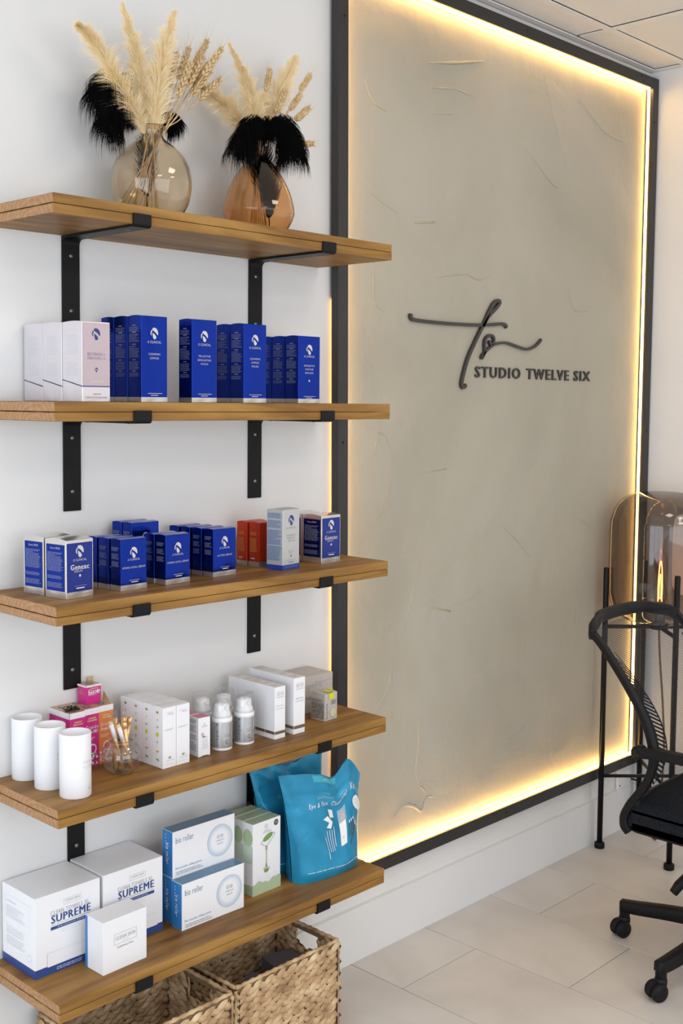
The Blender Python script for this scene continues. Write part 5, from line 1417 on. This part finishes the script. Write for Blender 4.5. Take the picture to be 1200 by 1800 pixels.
# seat cushion
def cushion():
    bm = bmesh.new(); add_box(bm, -.213, .213, -.945-CY, -.500-CY, .341, .436)
    bmesh.ops.subdivide_edges(bm, edges=bm.edges[:], cuts=3, use_grid_fill=True)
    for v in bm.verts:
        fx, fy = 1-(v.co.x/.213)**2, 1-((v.co.y-(-.7225-CY))/.2225)**2
        if v.co.z > .43: v.co.z += .012*fx*max(0, fy)**.5
        if v.co.z < .35 : v.co.z += .010*(1-fx)
        v.co.z -= .012*max(0, -(v.co.y-(-.7225-CY))/.2225-.5)
    bm.normal_update(); bevel(bm, .030, 5)
    return me_from(bm, smooth=True)
link('seat', cushion(), FABRIC, ch)
link('seat_pan', box_me(-.15, .15, -.19, .17, .335, .360, .01, 2), BPLASTIC, ch)
link('mechanism', box_me(-.05, .05, -.09, .11, .285, .336, .008, 2), BPLASTIC, ch)
link('gas_column', lathe([(0, .06), (.026, .06), (.026, .20), (.014, .201), (.014, .29), (0, .29)], 24), BPLASTIC, ch)
for s in (-1, 1):
    # armrest: pivots on the back frame and runs forward
    ax_ = s*(XRc-CX+.022)
    arm = smooth_path([(ax_, -.553-CY, .563), (ax_, -.60-CY, .569), (ax_, -.67-CY, .571), (ax_, -.78-CY, .568), (ax_, -.85-CY, .560)], 5)
    a_ = link('armrest', sweep([arm], [(-.016, -.008), (-.013, -.012), (.013, -.012), (.016, -.008), (.016, .006), (.012, .010), (-.012, .010), (-.016, .006)]), BPLASTIC, ch)
    pv_ = link('pivot_boss', cyl_me(.0165, -.014, .014, 24, .002), BPLASTIC, a_, (ax_, -.553-CY, .563), (0, R(90), 0))
    link('pivot_hole', cyl_me(.0085, -.0146, .0146, 18), HOLE, pv_)
    link('arm_strut', tube([(ax_, -.80-CY, .56), (ax_*1.0, -.80-CY, .45), (ax_*.8, -.75-CY, .345), (ax_*.4, -.72-CY, .335)], .012, 10, 5), BPLASTIC, ch)
link('height_lever', sweep([[Vector((-.04, .02, .31)), Vector((-.11, .058, .275)), Vector((-.155, .075, .238)), Vector((-.170, .081, .222))]], [(-.004, -.006), (.004, -.006), (.004, .006), (-.004, .006)], [.9, 1.0, 1.7, 1.4]), BPLASTIC, ch)
# five star base
wheel_me = lathe([(0, -.009), (.013, -.0095), (.0195, -.0075), (.0215, -.004), (.0215, .004), (.0195, .0065), (0, .0065)], 28); wheel_me.materials.append(BPLASTIC)
hood_me = None
for k in range(5):
    a = R(99+72*k)
    dx, dy = math.cos(a), math.sin(a); Rr = .275
    ox, oy = .02, .02      # base centre offset from the seat centre
    c = Vector((ox+dx*Rr, oy+dy*Rr, 0))
    p0 = Vector((ox+dx*.03, oy+dy*.03, .103)); p1 = Vector((ox+dx*.15, oy+dy*.15, .094)); p2 = Vector((ox+dx*.245, oy+dy*.245, .083)); p3 = Vector((c.x+dx*.010, c.y+dy*.010, .0805))
    arm = sweep([smooth_path([p0, p1, p2, p3], 5)], [(-.014, -.014), (.014, -.014), (.0125, .008), (.009, .0115), (-.009, .0115), (-.0125, .008)], [1.35-.35*i/15*1.0 for i in range(16)])
    ar = link('base_leg', arm, BPLASTIC, ch)
    link('castor_socket', cyl_me(.0135, .050, .088, 20, .002), BPLASTIC, ar, (c.x, c.y, 0))
    ca = a + R(62) + .3*k
    # twin castor wheels under a hood
    link('castor_stem', lathe([(0, .030), (.0125, .030), (.0150, .036), (.0150, .048), (.0110, .052), (.0080, .056), (0, .056)], 20), BPLASTIC, ar, (c.x, c.y, 0))
    bm = bmesh.new()
    for off in (-.0125, .0125):
        tmp = wheel_me.copy(); tmp.transform(Matrix.Translation((off, .012, .0215)) @ Matrix.Rotation(R(90 if off > 0 else -90), 4, 'Y')); bm.from_mesh(tmp); bpy.data.meshes.remove(tmp)
    wm = me_from(bm, smooth=True)
    rot = (0, 0, R((69, 66, 140, 210, 20)[k]))
    link('castor_wheels', wm, BPLASTIC, ar, (c.x, c.y, 0), rot)
    # hood: half drum over the wheels
    hv, hf = [], []
    N = 14
    for i in range(N+1):
        b_ = R(-20+205*i/N)
        for xx_ in (-.0195, .0195):
            hv.append((xx_*.30, .012-.0235*math.cos(b_), .0215+.0235*math.sin(b_)))
    for i in range(N): hf.append((2*i, 2*i+1, 2*i+3, 2*i+2))
    bm = bmesh.new(); bm.from_mesh(pyd(hv, hf)); bmesh.ops.solidify(bm, geom=bm.faces[:], thickness=.003)
    link('castor_hood', me_from(bm, smooth=False), BPLASTIC, ar, (c.x, c.y, 0), rot)
link('base_hub', lathe([(0, .070), (.036, .070), (.040, .080), (.040, .108), (.032, .122), (.027, .124), (0, .124)], 28), BPLASTIC, ch, (.02, .02, 0))
ch.location.x = 1.60; ch.location.y = -.70
